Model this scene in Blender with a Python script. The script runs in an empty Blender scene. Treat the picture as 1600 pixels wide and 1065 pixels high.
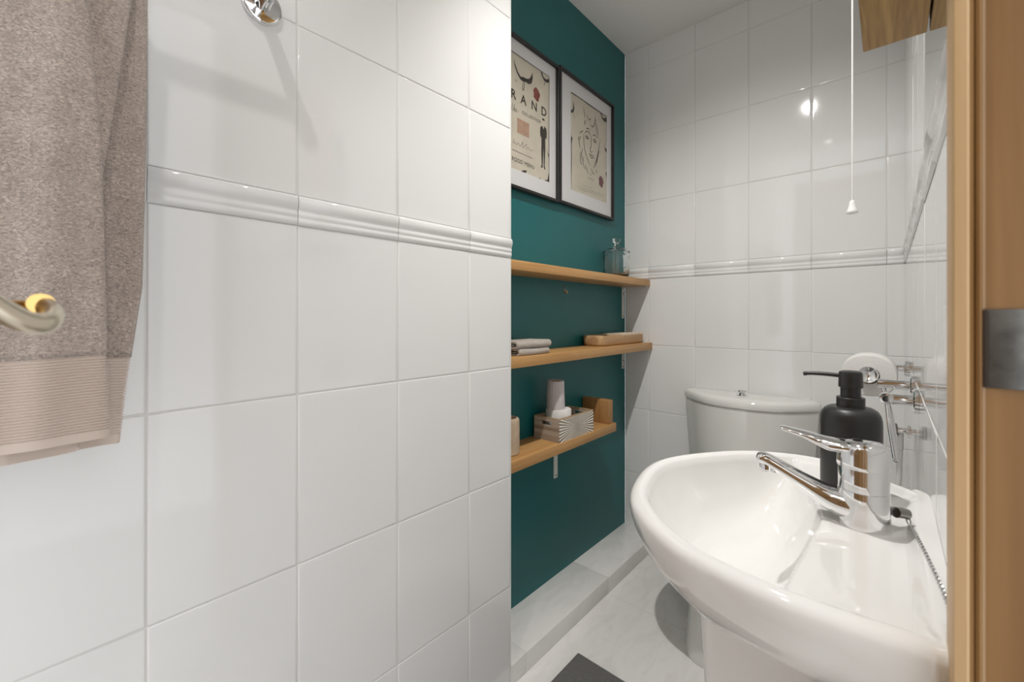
import bpy, bmesh, math, random
from mathutils import Vector, Matrix

# ------------------------------------------------------------------ camera, light, exposure
SC = bpy.context.scene
COL = SC.collection
H = 1.0145                       # lens height above the floor; everything below is written relative to the lens
random.seed(7)

cam_d = bpy.data.cameras.new('camera')
cam_d.sensor_width = 36.0
cam_d.lens = 15.0045
cam_d.shift_y = -(532.5 - 494.0) / 1600.0
cam_d.clip_start = 0.01
cam_d.dof.use_dof = True
cam_d.dof.focus_distance = 0.95
cam_d.dof.aperture_fstop = 7.0
cam = bpy.data.objects.new('camera', cam_d)
COL.objects.link(cam)
cam.location = (0, 0, H)
cam.rotation_euler = (math.radians(90), 0, math.radians(41.861))
SC.camera = cam

w = bpy.data.worlds.new('world'); SC.world = w
w.use_nodes = True
w.node_tree.nodes['Background'].inputs[0].default_value = (0.96, 0.985, 1.0, 1)
w.node_tree.nodes['Background'].inputs[1].default_value = 1.7

SC.view_settings.view_transform = 'Standard'
SC.view_settings.look = 'None'
SC.view_settings.gamma = 1.0
SC.view_settings.use_curve_mapping = False
SC.view_settings.exposure = 0.0

SPOT_W = [12.0, 58.0]
SPOT_AIM = [(-0.30, 0.25, -H), (-0.36, 1.55, -0.80)]
SPOTS = [(-0.347, -0.03), (-0.364, 0.69)]
CEIL = 1.2165
def lamp_spot(x, y, watt, aim):
    ld = bpy.data.lights.new('downlight_lamp', 'SPOT')
    ld.energy = watt; ld.color = (1.0, 0.975, 0.94)
    ld.spot_size = math.radians(112); ld.spot_blend = 1.0; ld.shadow_soft_size = 0.018
    lo = bpy.data.objects.new('downlight_lamp', ld); COL.objects.link(lo)
    lo.location = (x, y, H + CEIL - 0.012)
    lo.rotation_euler = (Vector((aim[0] - x, aim[1] - y, aim[2] - CEIL))).to_track_quat('-Z', 'Y').to_euler()
for (_x, _y), _w, _a in zip(SPOTS, SPOT_W, SPOT_AIM):
    lamp_spot(_x, _y, _w, _a)      # adjustable fittings, the one by the basin tilted towards the back wall

# ------------------------------------------------------------------ materials
def newmat(name):
    m = bpy.data.materials.new(name); m.use_nodes = True
    nt = m.node_tree
    return m, nt, nt.nodes['Principled BSDF']
def N(nt, t, **kw):
    n = nt.nodes.new(t)
    for k, v in kw.items(): setattr(n, k, v)
    return n
def simple(name, col, rough=0.5, metal=0.0, noise=0.0, nscale=20, bump=0.0, bscale=40, coat=0.0, ior=1.5, detail=3):
    m, nt, b = newmat(name)
    b.inputs['Base Color'].default_value = (*col, 1); b.inputs['Roughness'].default_value = rough
    b.inputs['Metallic'].default_value = metal; b.inputs['IOR'].default_value = ior
    b.inputs['Coat Weight'].default_value = coat; b.inputs['Coat Roughness'].default_value = 0.05
    tc = N(nt, 'ShaderNodeTexCoord')
    if noise > 0:
        nz = N(nt, 'ShaderNodeTexNoise'); nz.inputs['Scale'].default_value = nscale; nz.inputs['Detail'].default_value = 5
        mr = N(nt, 'ShaderNodeMapRange'); mr.inputs[1].default_value = 0.3; mr.inputs[2].default_value = 0.7
        mr.inputs[3].default_value = 1 - noise; mr.inputs[4].default_value = 1 + noise
        mx = N(nt, 'ShaderNodeVectorMath', operation='SCALE'); mx.inputs[0].default_value = col
        nt.links.new(tc.outputs['Object'], nz.inputs['Vector']); nt.links.new(nz.outputs['Fac'], mr.inputs[0])
        nt.links.new(mr.outputs[0], mx.inputs['Scale']); nt.links.new(mx.outputs[0], b.inputs['Base Color'])
    if bump > 0:
        nb = N(nt, 'ShaderNodeTexNoise'); nb.inputs['Scale'].default_value = bscale; nb.inputs['Detail'].default_value = detail
        bp = N(nt, 'ShaderNodeBump'); bp.inputs['Strength'].default_value = bump; bp.inputs['Distance'].default_value = 0.002
        nt.links.new(tc.outputs['Object'], nb.inputs['Vector']); nt.links.new(nb.outputs['Fac'], bp.inputs['Height'])
        nt.links.new(bp.outputs['Normal'], b.inputs['Normal'])
    return m
def wood(name, c1, c2, axis='Y', rough=0.4, fine=70.0, knots=0.0, coat=0.0, c3=None):
    m, nt, b = newmat(name)
    tc = N(nt, 'ShaderNodeTexCoord'); mp = N(nt, 'ShaderNodeMapping')
    sc = {'X': (0.05, 1, 1), 'Y': (1, 0.05, 1), 'Z': (1, 1, 0.05)}[axis]
    mp.inputs['Scale'].default_value = sc
    n1 = N(nt, 'ShaderNodeTexNoise'); n1.inputs['Scale'].default_value = fine; n1.inputs['Detail'].default_value = 6; n1.inputs['Distortion'].default_value = 0.6
    n2 = N(nt, 'ShaderNodeTexNoise'); n2.inputs['Scale'].default_value = fine * 0.22; n2.inputs['Detail'].default_value = 3; n2.inputs['Distortion'].default_value = 1.5 + knots
    add = N(nt, 'ShaderNodeMath', operation='ADD'); mul = N(nt, 'ShaderNodeMath', operation='MULTIPLY'); mul.inputs[1].default_value = 0.5
    cr = N(nt, 'ShaderNodeValToRGB'); cr.color_ramp.elements[0].position = 0.36; cr.color_ramp.elements[1].position = 0.64
    cr.color_ramp.elements[0].color = (*c1, 1); cr.color_ramp.elements[1].color = (*c2, 1)
    if c3:
        e = cr.color_ramp.elements.new(0.5); e.color = (*c3, 1)
    L = nt.links.new
    L(tc.outputs['Object'], mp.inputs[0]); L(mp.outputs[0], n1.inputs['Vector']); L(mp.outputs[0], n2.inputs['Vector'])
    L(n1.outputs['Fac'], add.inputs[0]); L(n2.outputs['Fac'], add.inputs[1]); L(add.outputs[0], mul.inputs[0]); L(mul.outputs[0], cr.inputs[0])
    L(cr.outputs[0], b.inputs['Base Color'])
    bp = N(nt, 'ShaderNodeBump'); bp.inputs['Strength'].default_value = 0.08; bp.inputs['Distance'].default_value = 0.001
    L(n1.outputs['Fac'], bp.inputs['Height']); L(bp.outputs[0], b.inputs['Normal'])
    b.inputs['Roughness'].default_value = rough; b.inputs['Coat Weight'].default_value = coat
    return m
def terry(name, col):
    m, nt, b = newmat(name)
    tc = N(nt, 'ShaderNodeTexCoord')
    n1 = N(nt, 'ShaderNodeTexNoise'); n1.inputs['Scale'].default_value = 440; n1.inputs['Detail'].default_value = 4; n1.inputs['Distortion'].default_value = 0.8
    mp = N(nt, 'ShaderNodeMapping'); mp.inputs['Scale'].default_value = (1, 0.75, 1.25)
    n2 = N(nt, 'ShaderNodeTexNoise'); n2.inputs['Scale'].default_value = 38; n2.inputs['Detail'].default_value = 3
    mr = N(nt, 'ShaderNodeMapRange'); mr.inputs[1].default_value = 0.3; mr.inputs[2].default_value = 0.7; mr.inputs[3].default_value = 0.58; mr.inputs[4].default_value = 1.26
    mr2 = N(nt, 'ShaderNodeMapRange'); mr2.inputs[1].default_value = 0.3; mr2.inputs[2].default_value = 0.7; mr2.inputs[3].default_value = 0.9; mr2.inputs[4].default_value = 1.07
    mu = N(nt, 'ShaderNodeMath', operation='MULTIPLY')
    sc = N(nt, 'ShaderNodeVectorMath', operation='SCALE'); sc.inputs[0].default_value = col
    bp = N(nt, 'ShaderNodeBump'); bp.inputs['Strength'].default_value = 1.0; bp.inputs['Distance'].default_value = 0.004
    L = nt.links.new
    L(tc.outputs['Object'], mp.inputs[0]); L(mp.outputs[0], n1.inputs['Vector']); L(tc.outputs['Object'], n2.inputs['Vector'])
    L(n1.outputs['Fac'], mr.inputs[0]); L(n2.outputs['Fac'], mr2.inputs[0]); L(mr.outputs[0], mu.inputs[0]); L(mr2.outputs[0], mu.inputs[1])
    L(mu.outputs[0], sc.inputs['Scale']); L(sc.outputs[0], b.inputs['Base Color'])
    L(n1.outputs['Fac'], bp.inputs['Height']); L(bp.outputs[0], b.inputs['Normal'])
    b.inputs['Roughness'].default_value = 0.95; b.inputs['Sheen Weight'].default_value = 0.4; b.inputs['Sheen Roughness'].default_value = 0.5
    b.inputs['Specular IOR Level'].default_value = 0.1
    return m
def tile_mat(name, col):
    m, nt, b = newmat(name)
    tc = N(nt, 'ShaderNodeTexCoord')
    nb = N(nt, 'ShaderNodeTexNoise'); nb.inputs['Scale'].default_value = 7; nb.inputs['Detail'].default_value = 1
    bp = N(nt, 'ShaderNodeBump'); bp.inputs['Strength'].default_value = 0.10; bp.inputs['Distance'].default_value = 0.004
    nt.links.new(tc.outputs['Object'], nb.inputs['Vector']); nt.links.new(nb.outputs['Fac'], bp.inputs['Height'])
    nt.links.new(bp.outputs[0], b.inputs['Normal'])
    b.inputs['Base Color'].default_value = (*col, 1); b.inputs['Roughness'].default_value = 0.06; b.inputs['IOR'].default_value = 1.5
    return m
def marble(name, c1, c2, rough):
    m, nt, b = newmat(name)
    tc = N(nt, 'ShaderNodeTexCoord'); mp = N(nt, 'ShaderNodeMapping'); mp.inputs['Scale'].default_value = (2.2, 0.8, 1)
    mp.inputs['Rotation'].default_value = (0, 0, 0.6)
    nz = N(nt, 'ShaderNodeTexNoise'); nz.inputs['Scale'].default_value = 9; nz.inputs['Detail'].default_value = 8; nz.inputs['Distortion'].default_value = 1.2
    cr = N(nt, 'ShaderNodeValToRGB'); cr.color_ramp.elements[0].position = 0.38; cr.color_ramp.elements[1].position = 0.55
    cr.color_ramp.elements[0].color = (*c1, 1); cr.color_ramp.elements[1].color = (*c2, 1)
    L = nt.links.new
    L(tc.outputs['Object'], mp.inputs[0]); L(mp.outputs[0], nz.inputs['Vector']); L(nz.outputs['Fac'], cr.inputs[0]); L(cr.outputs[0], b.inputs['Base Color'])
    bp = N(nt, 'ShaderNodeBump'); bp.inputs['Strength'].default_value = 0.12; bp.inputs['Distance'].default_value = 0.002
    L(nz.outputs['Fac'], bp.inputs['Height']); L(bp.outputs[0], b.inputs['Normal'])
    b.inputs['Roughness'].default_value = rough
    return m
def pane_mat():
    m, nt, b = newmat('picture_glass'); nt.nodes.remove(b)
    tr = N(nt, 'ShaderNodeBsdfTransparent'); gl = N(nt, 'ShaderNodeBsdfGlossy'); gl.inputs['Roughness'].default_value = 0.02
    fr = N(nt, 'ShaderNodeFresnel'); fr.inputs[0].default_value = 1.45; mx = N(nt, 'ShaderNodeMixShader')
    L = nt.links.new
    ge = N(nt, 'ShaderNodeNewGeometry'); iv = N(nt, 'ShaderNodeMath', operation='SUBTRACT'); iv.inputs[0].default_value = 1.0
    ml = N(nt, 'ShaderNodeMath', operation='MULTIPLY')
    L(ge.outputs['Backfacing'], iv.inputs[1]); L(fr.outputs[0], ml.inputs[0]); L(iv.outputs[0], ml.inputs[1])
    L(ml.outputs[0], mx.inputs[0]); L(tr.outputs[0], mx.inputs[1]); L(gl.outputs[0], mx.inputs[2])
    L(mx.outputs[0], nt.nodes['Material Output'].inputs['Surface'])
    return m
def emit_mat(name, col, s):
    m, nt, b = newmat(name)
    b.inputs['Base Color'].default_value = (*col, 1); b.inputs['Emission Color'].default_value = (*col, 1); b.inputs['Emission Strength'].default_value = s
    return m

M_TILE = tile_mat('white_glazed_tile', (0.80, 0.80, 0.795))
M_GROUT = simple('grout', (0.72, 0.71, 0.69), 0.7, bump=0.1, bscale=300)
M_PAINT = simple('white_paint', (0.88, 0.875, 0.86), 0.6, bump=0.05, bscale=120)
M_TEAL = simple('teal_paint', (0.005, 0.122, 0.128), 0.42, noise=0.04, nscale=6, bump=0.06, bscale=90)
M_FLOOR = marble('floor_tile', (0.79, 0.775, 0.75), (0.84, 0.83, 0.81), 0.28)
M_LEDGE = marble('ledge_tile', (0.79, 0.78, 0.76), (0.84, 0.83, 0.81), 0.2)
M_OAK = wood('oak_shelf', (0.43, 0.225, 0.078), (0.60, 0.345, 0.135), 'Y', 0.42, 60)
M_OAKZ = wood('oak_block', (0.30, 0.145, 0.05), (0.46, 0.25, 0.095), 'Z', 0.42, 60)
M_CAB = wood('oak_cabinet', (0.30, 0.165, 0.042), (0.56, 0.34, 0.115), 'Y', 0.45, 190, 0.5)
M_PINE = wood('light_pine', (0.52, 0.33, 0.155), (0.66, 0.45, 0.24), 'Z', 0.4, 60)
M_STAIN = wood('stained_pine', (0.20, 0.10, 0.032), (0.37, 0.21, 0.085), 'Z', 0.3, 34, 3.0, coat=0.25)
M_MANGO = wood('mango_wood', (0.36, 0.20, 0.09), (0.58, 0.40, 0.22), 'Y', 0.5, 50, 1.0)
M_CERAM = simple('white_ceramic', (0.86, 0.855, 0.835), 0.06, coat=0.3, bump=0.015, bscale=9)
M_CERAM2 = simple('toilet_ceramic', (0.76, 0.755, 0.725), 0.08, coat=0.2)
M_CHROME = simple('chrome', (0.82, 0.82, 0.83), 0.05, 1.0)
M_CHROMED = simple('dark_chrome', (0.30, 0.29, 0.28), 0.15, 1.0)
M_BRASS = simple('polished_brass', (0.80, 0.53, 0.20), 0.10, 1.0)
M_BRASSREFL = simple('satin_brass_tile_reflection', (0.74, 0.67, 0.55), 0.30, 1.0)  # satin brass paled by a white tile reflection painted into its colour
M_BLACKM = simple('matte_black_ceramic', (0.020, 0.020, 0.019), 0.38, noise=0.15, nscale=30)
M_BLACKP = simple('black_plastic', (0.022, 0.022, 0.022), 0.36)
M_FRAME = simple('black_frame', (0.012, 0.012, 0.012), 0.35)
M_MOUNT = simple('white_mount', (0.68, 0.67, 0.67), 0.8)
M_PAPER = simple('cream_paper', (0.58, 0.53, 0.43), 0.8, noise=0.07, nscale=14)
M_INK = simple('black_ink', (0.035, 0.030, 0.025), 0.8)
M_INKS = simple('grey_ink', (0.16, 0.15, 0.14), 0.8)
M_INKF = simple('faint_ink', (0.36, 0.33, 0.28), 0.8)
M_RED = simple('red_seal', (0.22, 0.055, 0.045), 0.7, noise=0.2, nscale=120)
M_RED2 = simple('plum_seal', (0.17, 0.055, 0.065), 0.7, noise=0.2, nscale=120)
M_PEACH = simple('peach_patch', (0.43, 0.275, 0.195), 0.8, noise=0.12, nscale=90)
M_WHITEM = simple('white_metal', (0.74, 0.74, 0.72), 0.35)
M_WPLAS = simple('white_plastic', (0.85, 0.85, 0.84), 0.25)
M_ROLL = simple('toilet_paper', (0.74, 0.725, 0.70), 0.95, bump=0.25, bscale=260)
M_CARD = simple('cardboard', (0.36, 0.25, 0.15), 0.9)
M_ROLL2 = simple('crinkled_paper', (0.60, 0.56, 0.56), 0.95, noise=0.06, nscale=60, bump=0.4, bscale=150)
M_BEIGE = simple('beige_stone', (0.52, 0.40, 0.28), 0.75, noise=0.14, nscale=40, bump=0.15, bscale=90)
M_NAPKR = simple('pale_wood_ribs', (0.62, 0.52, 0.40), 0.7, noise=0.15, nscale=60)
M_TERRY = terry('taupe_terry', (0.60, 0.495, 0.435))
M_NAPK = terry('cream_terry', (0.58, 0.51, 0.44))
M_MAT = simple('grey_bath_mat', (0.15, 0.147, 0.142), 0.95, noise=0.3, nscale=260, bump=0.7, bscale=320)
M_GLASS = None
def glass():
    m, nt, b = newmat('clear_glass')
    b.inputs['Base Color'].default_value = (0.97, 0.99, 0.985, 1); b.inputs['Roughness'].default_value = 0.0
    b.inputs['Transmission Weight'].default_value = 1.0; b.inputs['IOR'].default_value = 1.45
    return m
M_GLASS = glass()
M_PANE = pane_mat()
M_MIRROR = simple('mirror_silver', (0.88, 0.89, 0.89), 0.015, 1.0)
M_PEWTER = simple('pewter_plate', (0.20, 0.205, 0.20), 0.42, 1.0, noise=0.3, nscale=60, bump=0.15, bscale=80)
M_LIPSHADE = simple('lip_shadow_brown', (0.035, 0.022, 0.014), 0.5, 0.6)  # strike plate lip, its dark brown shadow painted into the metal colour
M_LAMP = emit_mat('downlight_lens', (1, 0.95, 0.86), 14)
M_HALLF = simple('hall_floor', (0.52, 0.51, 0.50), 0.6)

def ribbed_cloth():
    m, nt, b = newmat('ribbed_cotton')
    b.inputs['Base Color'].default_value = (0.64, 0.535, 0.47, 1); b.inputs['Roughness'].default_value = 0.9
    b.inputs['Sheen Weight'].default_value = 0.3; b.inputs['Specular IOR Level'].default_value = 0.15
    tc = N(nt, 'ShaderNodeTexCoord')
    nb = N(nt, 'ShaderNodeTexNoise'); nb.inputs['Scale'].default_value = 700
    bp = N(nt, 'ShaderNodeBump'); bp.inputs['Strength'].default_value = 0.03; bp.inputs['Distance'].default_value = 0.001
    nt.links.new(tc.outputs['Object'], nb.inputs['Vector']); nt.links.new(nb.outputs['Fac'], bp.inputs['Height']); nt.links.new(bp.outputs[0], b.inputs['Normal'])
    return m
M_RIB = ribbed_cloth()
def starburst():
    # carved whitewashed sunburst: grooves of bare dark wood radiating from the middle of the panel
    m, nt, b = newmat('carved_sunburst')
    L = nt.links.new
    tc = N(nt, 'ShaderNodeTexCoord'); sp = N(nt, 'ShaderNodeSeparateXYZ'); L(tc.outputs['Object'], sp.inputs[0])
    at = N(nt, 'ShaderNodeMath', operation='ARCTAN2'); L(sp.outputs['Z'], at.inputs[0]); L(sp.outputs['Y'], at.inputs[1])
    ml = N(nt, 'ShaderNodeMath', operation='MULTIPLY'); ml.inputs[1].default_value = 10.0; L(at.outputs[0], ml.inputs[0])
    nz = N(nt, 'ShaderNodeTexNoise'); nz.noise_dimensions = '1D'; nz.inputs['Scale'].default_value = 1.0; nz.inputs['Detail'].default_value = 4; L(ml.outputs[0], nz.inputs['W'])
    m2 = N(nt, 'ShaderNodeMath', operation='MULTIPLY'); m2.inputs[1].default_value = 60.0; L(at.outputs[0], m2.inputs[0])
    ad = N(nt, 'ShaderNodeMath', operation='MULTIPLY_ADD'); ad.inputs[1].default_value = 2.2; L(nz.outputs['Fac'], ad.inputs[0]); L(m2.outputs[0], ad.inputs[2])
    sn = N(nt, 'ShaderNodeMath', operation='SINE'); L(ad.outputs[0], sn.inputs[0])
    cr = N(nt, 'ShaderNodeValToRGB'); cr.color_ramp.elements[0].position = 0.62; cr.color_ramp.elements[1].position = 0.9
    cr.color_ramp.elements[0].color = (0.76, 0.70, 0.61, 1); cr.color_ramp.elements[1].color = (0.10, 0.065, 0.04, 1)
    mr = N(nt, 'ShaderNodeMapRange'); mr.inputs[1].default_value = -1; mr.inputs[2].default_value = 1; L(sn.outputs[0], mr.inputs[0]); L(mr.outputs[0], cr.inputs[0])
    L(cr.outputs[0], b.inputs['Base Color'])
    bp = N(nt, 'ShaderNodeBump'); bp.invert = True; bp.inputs['Strength'].default_value = 0.6; bp.inputs['Distance'].default_value = 0.002
    L(mr.outputs[0], bp.inputs['Height']); L(bp.outputs[0], b.inputs['Normal']); b.inputs['Roughness'].default_value = 0.7
    return m
M_STAR = starburst()
M_WASH = wood('whitewashed_wood', (0.24, 0.175, 0.12), (0.58, 0.49, 0.40), 'X', 0.75, 40, 2.0)
M_WASHR = simple('bare_wood_rim', (0.36, 0.24, 0.13), 0.7, noise=0.25, nscale=60)

# ------------------------------------------------------------------ mesh helpers (coordinates relative to the lens)
ROOT = {}
def thing(name, label, cat, loc, group=None, kind=None):
    o = bpy.data.objects.new(name, None); COL.objects.link(o)
    o.empty_display_size = 0.03
    o.location = (loc[0], loc[1], loc[2] + H)
    ROOT[o.name] = Vector(loc)
    tag(o, label, cat, group, kind)
    return o
def tag(o, label=None, cat=None, group=None, kind=None):
    if label: o['label'] = label
    if cat: o['category'] = cat
    if group: o['group'] = group
    if kind: o['kind'] = kind
    return o
def root_of(o):
    while o.parent: o = o.parent
    return o
def obj(name, bm, mat, parent=None, smooth=True, loc=None, angle=40, label=None):
    """one mesh object; vertices are given relative to the lens"""
    me = bpy.data.meshes.new(name)
    bmesh.ops.recalc_face_normals(bm, faces=bm.faces[:])
    if parent is not None:
        off = ROOT[root_of(parent).name]
    else:
        if loc is None:
            xs = [v.co for v in bm.verts]
            loc = (sum(c.x for c in xs) / len(xs), sum(c.y for c in xs) / len(xs), min(c.z for c in xs))
        off = Vector(loc)
    bmesh.ops.translate(bm, verts=bm.verts[:], vec=-off)
    bm.to_mesh(me); bm.free()
    for mm in (mat if isinstance(mat, (list, tuple)) else [mat]): me.materials.append(mm)
    if smooth:
        for p in me.polygons: p.use_smooth = True
        if angle: me.set_sharp_from_angle(angle=math.radians(angle))
    o = bpy.data.objects.new(name, me); COL.objects.link(o)
    if parent is not None:
        o.parent = parent
    else:
        o.location = (off.x, off.y, off.z + H); ROOT[o.name] = off
    if label: o['label'] = label
    return o
def struct(name, bm, mat, smooth=True, loc=None, angle=40):
    o = obj(name, bm, mat, None, smooth, loc, angle); o['kind'] = 'structure'
    return o
def box(bm, x0, x1, y0, y1, z0, z1, bev=0.0, seg=2):
    r = bmesh.ops.create_cube(bm, size=1.0)
    vs = r['verts']
    for v in vs:
        v.co = Vector(((x0 + x1) / 2 + v.co.x * (x1 - x0), (y0 + y1) / 2 + v.co.y * (y1 - y0), (z0 + z1) / 2 + v.co.z * (z1 - z0)))
    if bev > 0:
        es = list({e for v in vs for e in v.link_edges})
        bmesh.ops.bevel(bm, geom=es, offset=bev, segments=seg, profile=0.5, affect='EDGES')
    return bm
def B(x0, x1, y0, y1, z0, z1, bev=0.0, seg=2):
    return box(bmesh.new(), x0, x1, y0, y1, z0, z1, bev, seg)
def bridge(bm, rings, closed=True, cap0=False, cap1=False):
    vr = [[bm.verts.new(p) for p in r] for r in rings]
    for a, b in zip(vr[:-1], vr[1:]):
        n = len(a)
        for i in range(n if closed else n - 1):
            j = (i + 1) % n
            bm.faces.new((a[i], a[j], b[j], b[i]))
    if cap0: bm.faces.new(vr[0])
    if cap1: bm.faces.new(list(reversed(vr[-1])))
    return vr
AX = {'Z': (Vector((1, 0, 0)), Vector((0, 1, 0)), Vector((0, 0, 1))), 'X': (Vector((0, 1, 0)), Vector((0, 0, 1)), Vector((1, 0, 0))), 'Y': (Vector((1, 0, 0)), Vector((0, 0, 1)), Vector((0, 1, 0)))}
def lathe(bm, prof, c, axis='Z', seg=40, cap0=True, cap1=True, wob=None):
    """prof: list of (radius, height along axis)"""
    u, v, n = AX[axis]; c = Vector(c); rings = []
    for k, (r, h) in enumerate(prof):
        ring = []
        for i in range(seg):
            a = 2 * math.pi * i / seg
            rr = r * (1 + (wob(a, h) if wob else 0))
            ring.append(c + u * (rr * math.cos(a)) + v * (rr * math.sin(a)) + n * h)
        rings.append(ring)
    bridge(bm, rings, True, cap0, cap1)
    return bm
def spline(pts, n, closed=False):
    P = [Vector(p) for p in pts]; out = []
    m = len(P)
    segs = m if closed else m - 1
    for s in range(segs):
        if closed: a, b, c, d = P[(s - 1) % m], P[s], P[(s + 1) % m], P[(s + 2) % m]
        else: a, b, c, d = P[max(s - 1, 0)], P[s], P[s + 1], P[min(s + 2, m - 1)]
        for k in range(n):
            t = k / n
            out.append(0.5 * ((2 * b) + (c - a) * t + (2 * a - 5 * b + 4 * c - d) * t * t + (3 * b - a - 3 * c + d) * t ** 3))
    if not closed: out.append(P[-1])
    return out
def tube(bm, path, rad, seg=12, cap=True, flat=(1, 1), up=(0, 0, 1)):
    """rad: number or list of (half width, half height) per path point"""
    P = [Vector(p) for p in path]; rings = []; upv = Vector(up)
    for i, p in enumerate(P):
        t = (P[min(i + 1, len(P) - 1)] - P[max(i - 1, 0)]).normalized()
        s = t.cross(upv)
        if s.length < 1e-4: s = t.cross(Vector((1, 0, 0)))
        s.normalize(); q = s.cross(t).normalized()
        r = rad[i] if isinstance(rad, (list, tuple)) else rad
        a, b = (r if isinstance(r, (list, tuple)) else (r * flat[0], r * flat[1]))
        rings.append([p + s * (a * math.cos(2 * math.pi * k / seg)) + q * (b * math.sin(2 * math.pi * k / seg)) for k in range(seg)])
    bridge(bm, rings, True, cap, cap)
    return bm
def poly_prism(bm, pts, n0, n1):
    """pts closed polygon of 3D points, extruded by vectors n0..n1"""
    a = [Vector(p) + Vector(n0) for p in pts]; b = [Vector(p) + Vector(n1) for p in pts]
    bridge(bm, [a, b], True, True, True)
    return bm
def rrect(x0, x1, y0, y1, r, k=6):
    out = []
    for cx, cy, a0 in ((x1 - r, y1 - r, 0), (x0 + r, y1 - r, 90), (x0 + r, y0 + r, 180), (x1 - r, y0 + r, 270)):
        for i in range(k + 1):
            a = math.radians(a0 + 90 * i / k)
            out.append((cx + r * math.cos(a), cy + r * math.sin(a)))
    return out

# ------------------------------------------------------------------ the room shell
XL, XT, YB, YE = -0.7699, -0.934, 1.8304, 0.858     # left wall, teal alcove wall, back wall, end of the left wall
FL = -H
def wx(y): return 0.040 - 0.0078 * y                # the right wall runs very slightly off square
G = 0.0011
def tile_grid(bm, P, us, vs, depth=0.0018):
    """P(u,v,h) -> point. Cushion-edged tiles between the grout lines us x vs."""
    prof = [(0.0, -0.0012), (0.0002, -0.0003), (0.0007, 0.0003), (0.0016, 0.0006), (0.003, 0.0007), (0.0055, 0.0007)]
    for i in range(len(us) - 1):
        for j in range(len(vs) - 1):
            u0, u1, v0, v1 = us[i] + G, us[i + 1] - G, vs[j] + G, vs[j + 1] - G
            if u1 - u0 < 0.013 or v1 - v0 < 0.013: continue
            tu, tv, hh = random.uniform(-1, 1) * 0.0016, random.uniform(-1, 1) * 0.0016, random.uniform(-1, 1) * 0.00015
            cu, cv = (u0 + u1) / 2, (v0 + v1) / 2
            rings = []
            for d, h in prof:
                rings.append([P(a, b, h + hh + tu * (a - cu) + tv * (b - cv)) for a, b in ((u0 + d, v0 + d), (u1 - d, v0 + d), (u1 - d, v1 - d), (u0 + d, v1 - d))])
            bridge(bm, rings, True, False, True)
    return bm
def tiled_wall(name, P, us, vs, thick=0.012):
    bm = bmesh.new()
    tile_grid(bm, P, us, vs)
    for f in bm.faces: f.material_index = 0
    n = len(bm.faces)
    a = [P(u, v, -0.0008) for u, v in ((us[0], vs[0]), (us[-1], vs[0]), (us[-1], vs[-1]), (us[0], vs[-1]))]
    b = [P(u, v, -thick) for u, v in ((us[0], vs[0]), (us[-1], vs[0]), (us[-1], vs[-1]), (us[0], vs[-1]))]
    bridge(bm, [b, a], True, True, True)
    bm.faces.ensure_lookup_table()
    for f in bm.faces[n:]: f.material_index = 1
    return struct(name, bm, [M_TILE, M_GROUT], angle=60)
rows_l = [FL, -0.7246, -0.4296, -0.1354, 0.1578]
rows_l2 = [0.2083, 0.5039, 0.799, 1.094, CEIL]
def frange(a, step, n): return [a + step * i for i in range(n)]
ys_left = [-0.62] + [0.102 + 0.2 * k for k in range(-3, 4)] + [YE - 0.006]
PL = lambda u, v, h: Vector((XL + h, u, v))
tiled_wall('wall_left', PL, ys_left, rows_l + rows_l2)
# painted core of the left wall and its plastic corner strip
bm = B(XT - 0.02, XL - 0.012, -0.62, YE - 0.001, FL, CEIL)
struct('wall_left_core', bm, M_PAINT, smooth=False)
bm = bmesh.new()
pts = [(XL - 0.012, YE - 0.006)] + [(XL - 0.006 + 0.0068 * math.cos(a), YE - 0.006 + 0.0068 * math.sin(a)) for a in [math.radians(t) for t in range(0, 91, 15)]] + [(XL - 0.012, YE)]
poly_prism(bm, [(p[0], p[1], 0) for p in pts], (0, 0, FL), (0, 0, CEIL))
struct('trim_1', bm, M_WPLAS)
# teal alcove wall
struct('wall_alcove', B(XT - 0.03, XT, YE, YB, FL, CEIL), M_TEAL, smooth=False)
# back wall
rows_b = [FL, -0.7155, -0.4204, -0.1283, 0.1667]
rows_b2 = [0.2185, 0.5136, 0.8087, 1.1037, CEIL]
xs_back = [XT] + [-0.8183 + 0.2 * k for k in range(5)] + [wx(YB) + 0.012]
PB = lambda u, v, h: Vector((u, YB - h, v))
tiled_wall('wall_back', PB, xs_back, rows_b + rows_b2)
# right wall (beyond the doorway)
YJ = 0.385
ang = math.atan(-0.0078)
def PR(u, v, h):
    return Vector((wx(u) - h, u, v))
ys_right = [YJ + 0.012] + [0.458 + 0.2 * k for k in range(7)] + [YB]
tiled_wall('wall_right', PR, ys_right, rows_b + rows_b2)
bm = bmesh.new()
box(bm, wx(1.0) + 0.020, 0.165, YJ + 0.03, YB + 0.03, FL, CEIL)
box(bm, wx(-0.3) + 0.004, 0.165, -0.62, -0.135, FL, CEIL)
box(bm, 0.045, 0.165, -0.135, YJ + 0.03, 0.985, CEIL)
struct('wall_right_core', bm, M_PAINT, smooth=False)
struct('ceiling', B(XT - 0.03, 0.165, -0.16, YB + 0.02, CEIL, CEIL + 0.03), M_PAINT, smooth=False)
# floor tiles
bm = bmesh.new()
PF = lambda u, v, h: Vector((u, v, FL + h * 0.5))
tile_grid(bm, PF, [XT, 0.165], [-0.62, 0.18, 0.79, 1.40, YB + 0.0])
n = len(bm.faces)
box(bm, XT - 0.03, 0.165, -0.66, YB + 0.02, FL - 0.03, FL - 0.0003)
bm.faces.ensure_lookup_table()
for f in bm.faces[n:]: f.material_index = 1
struct('floor', bm, [M_FLOOR, M_GROUT], angle=60)
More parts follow.
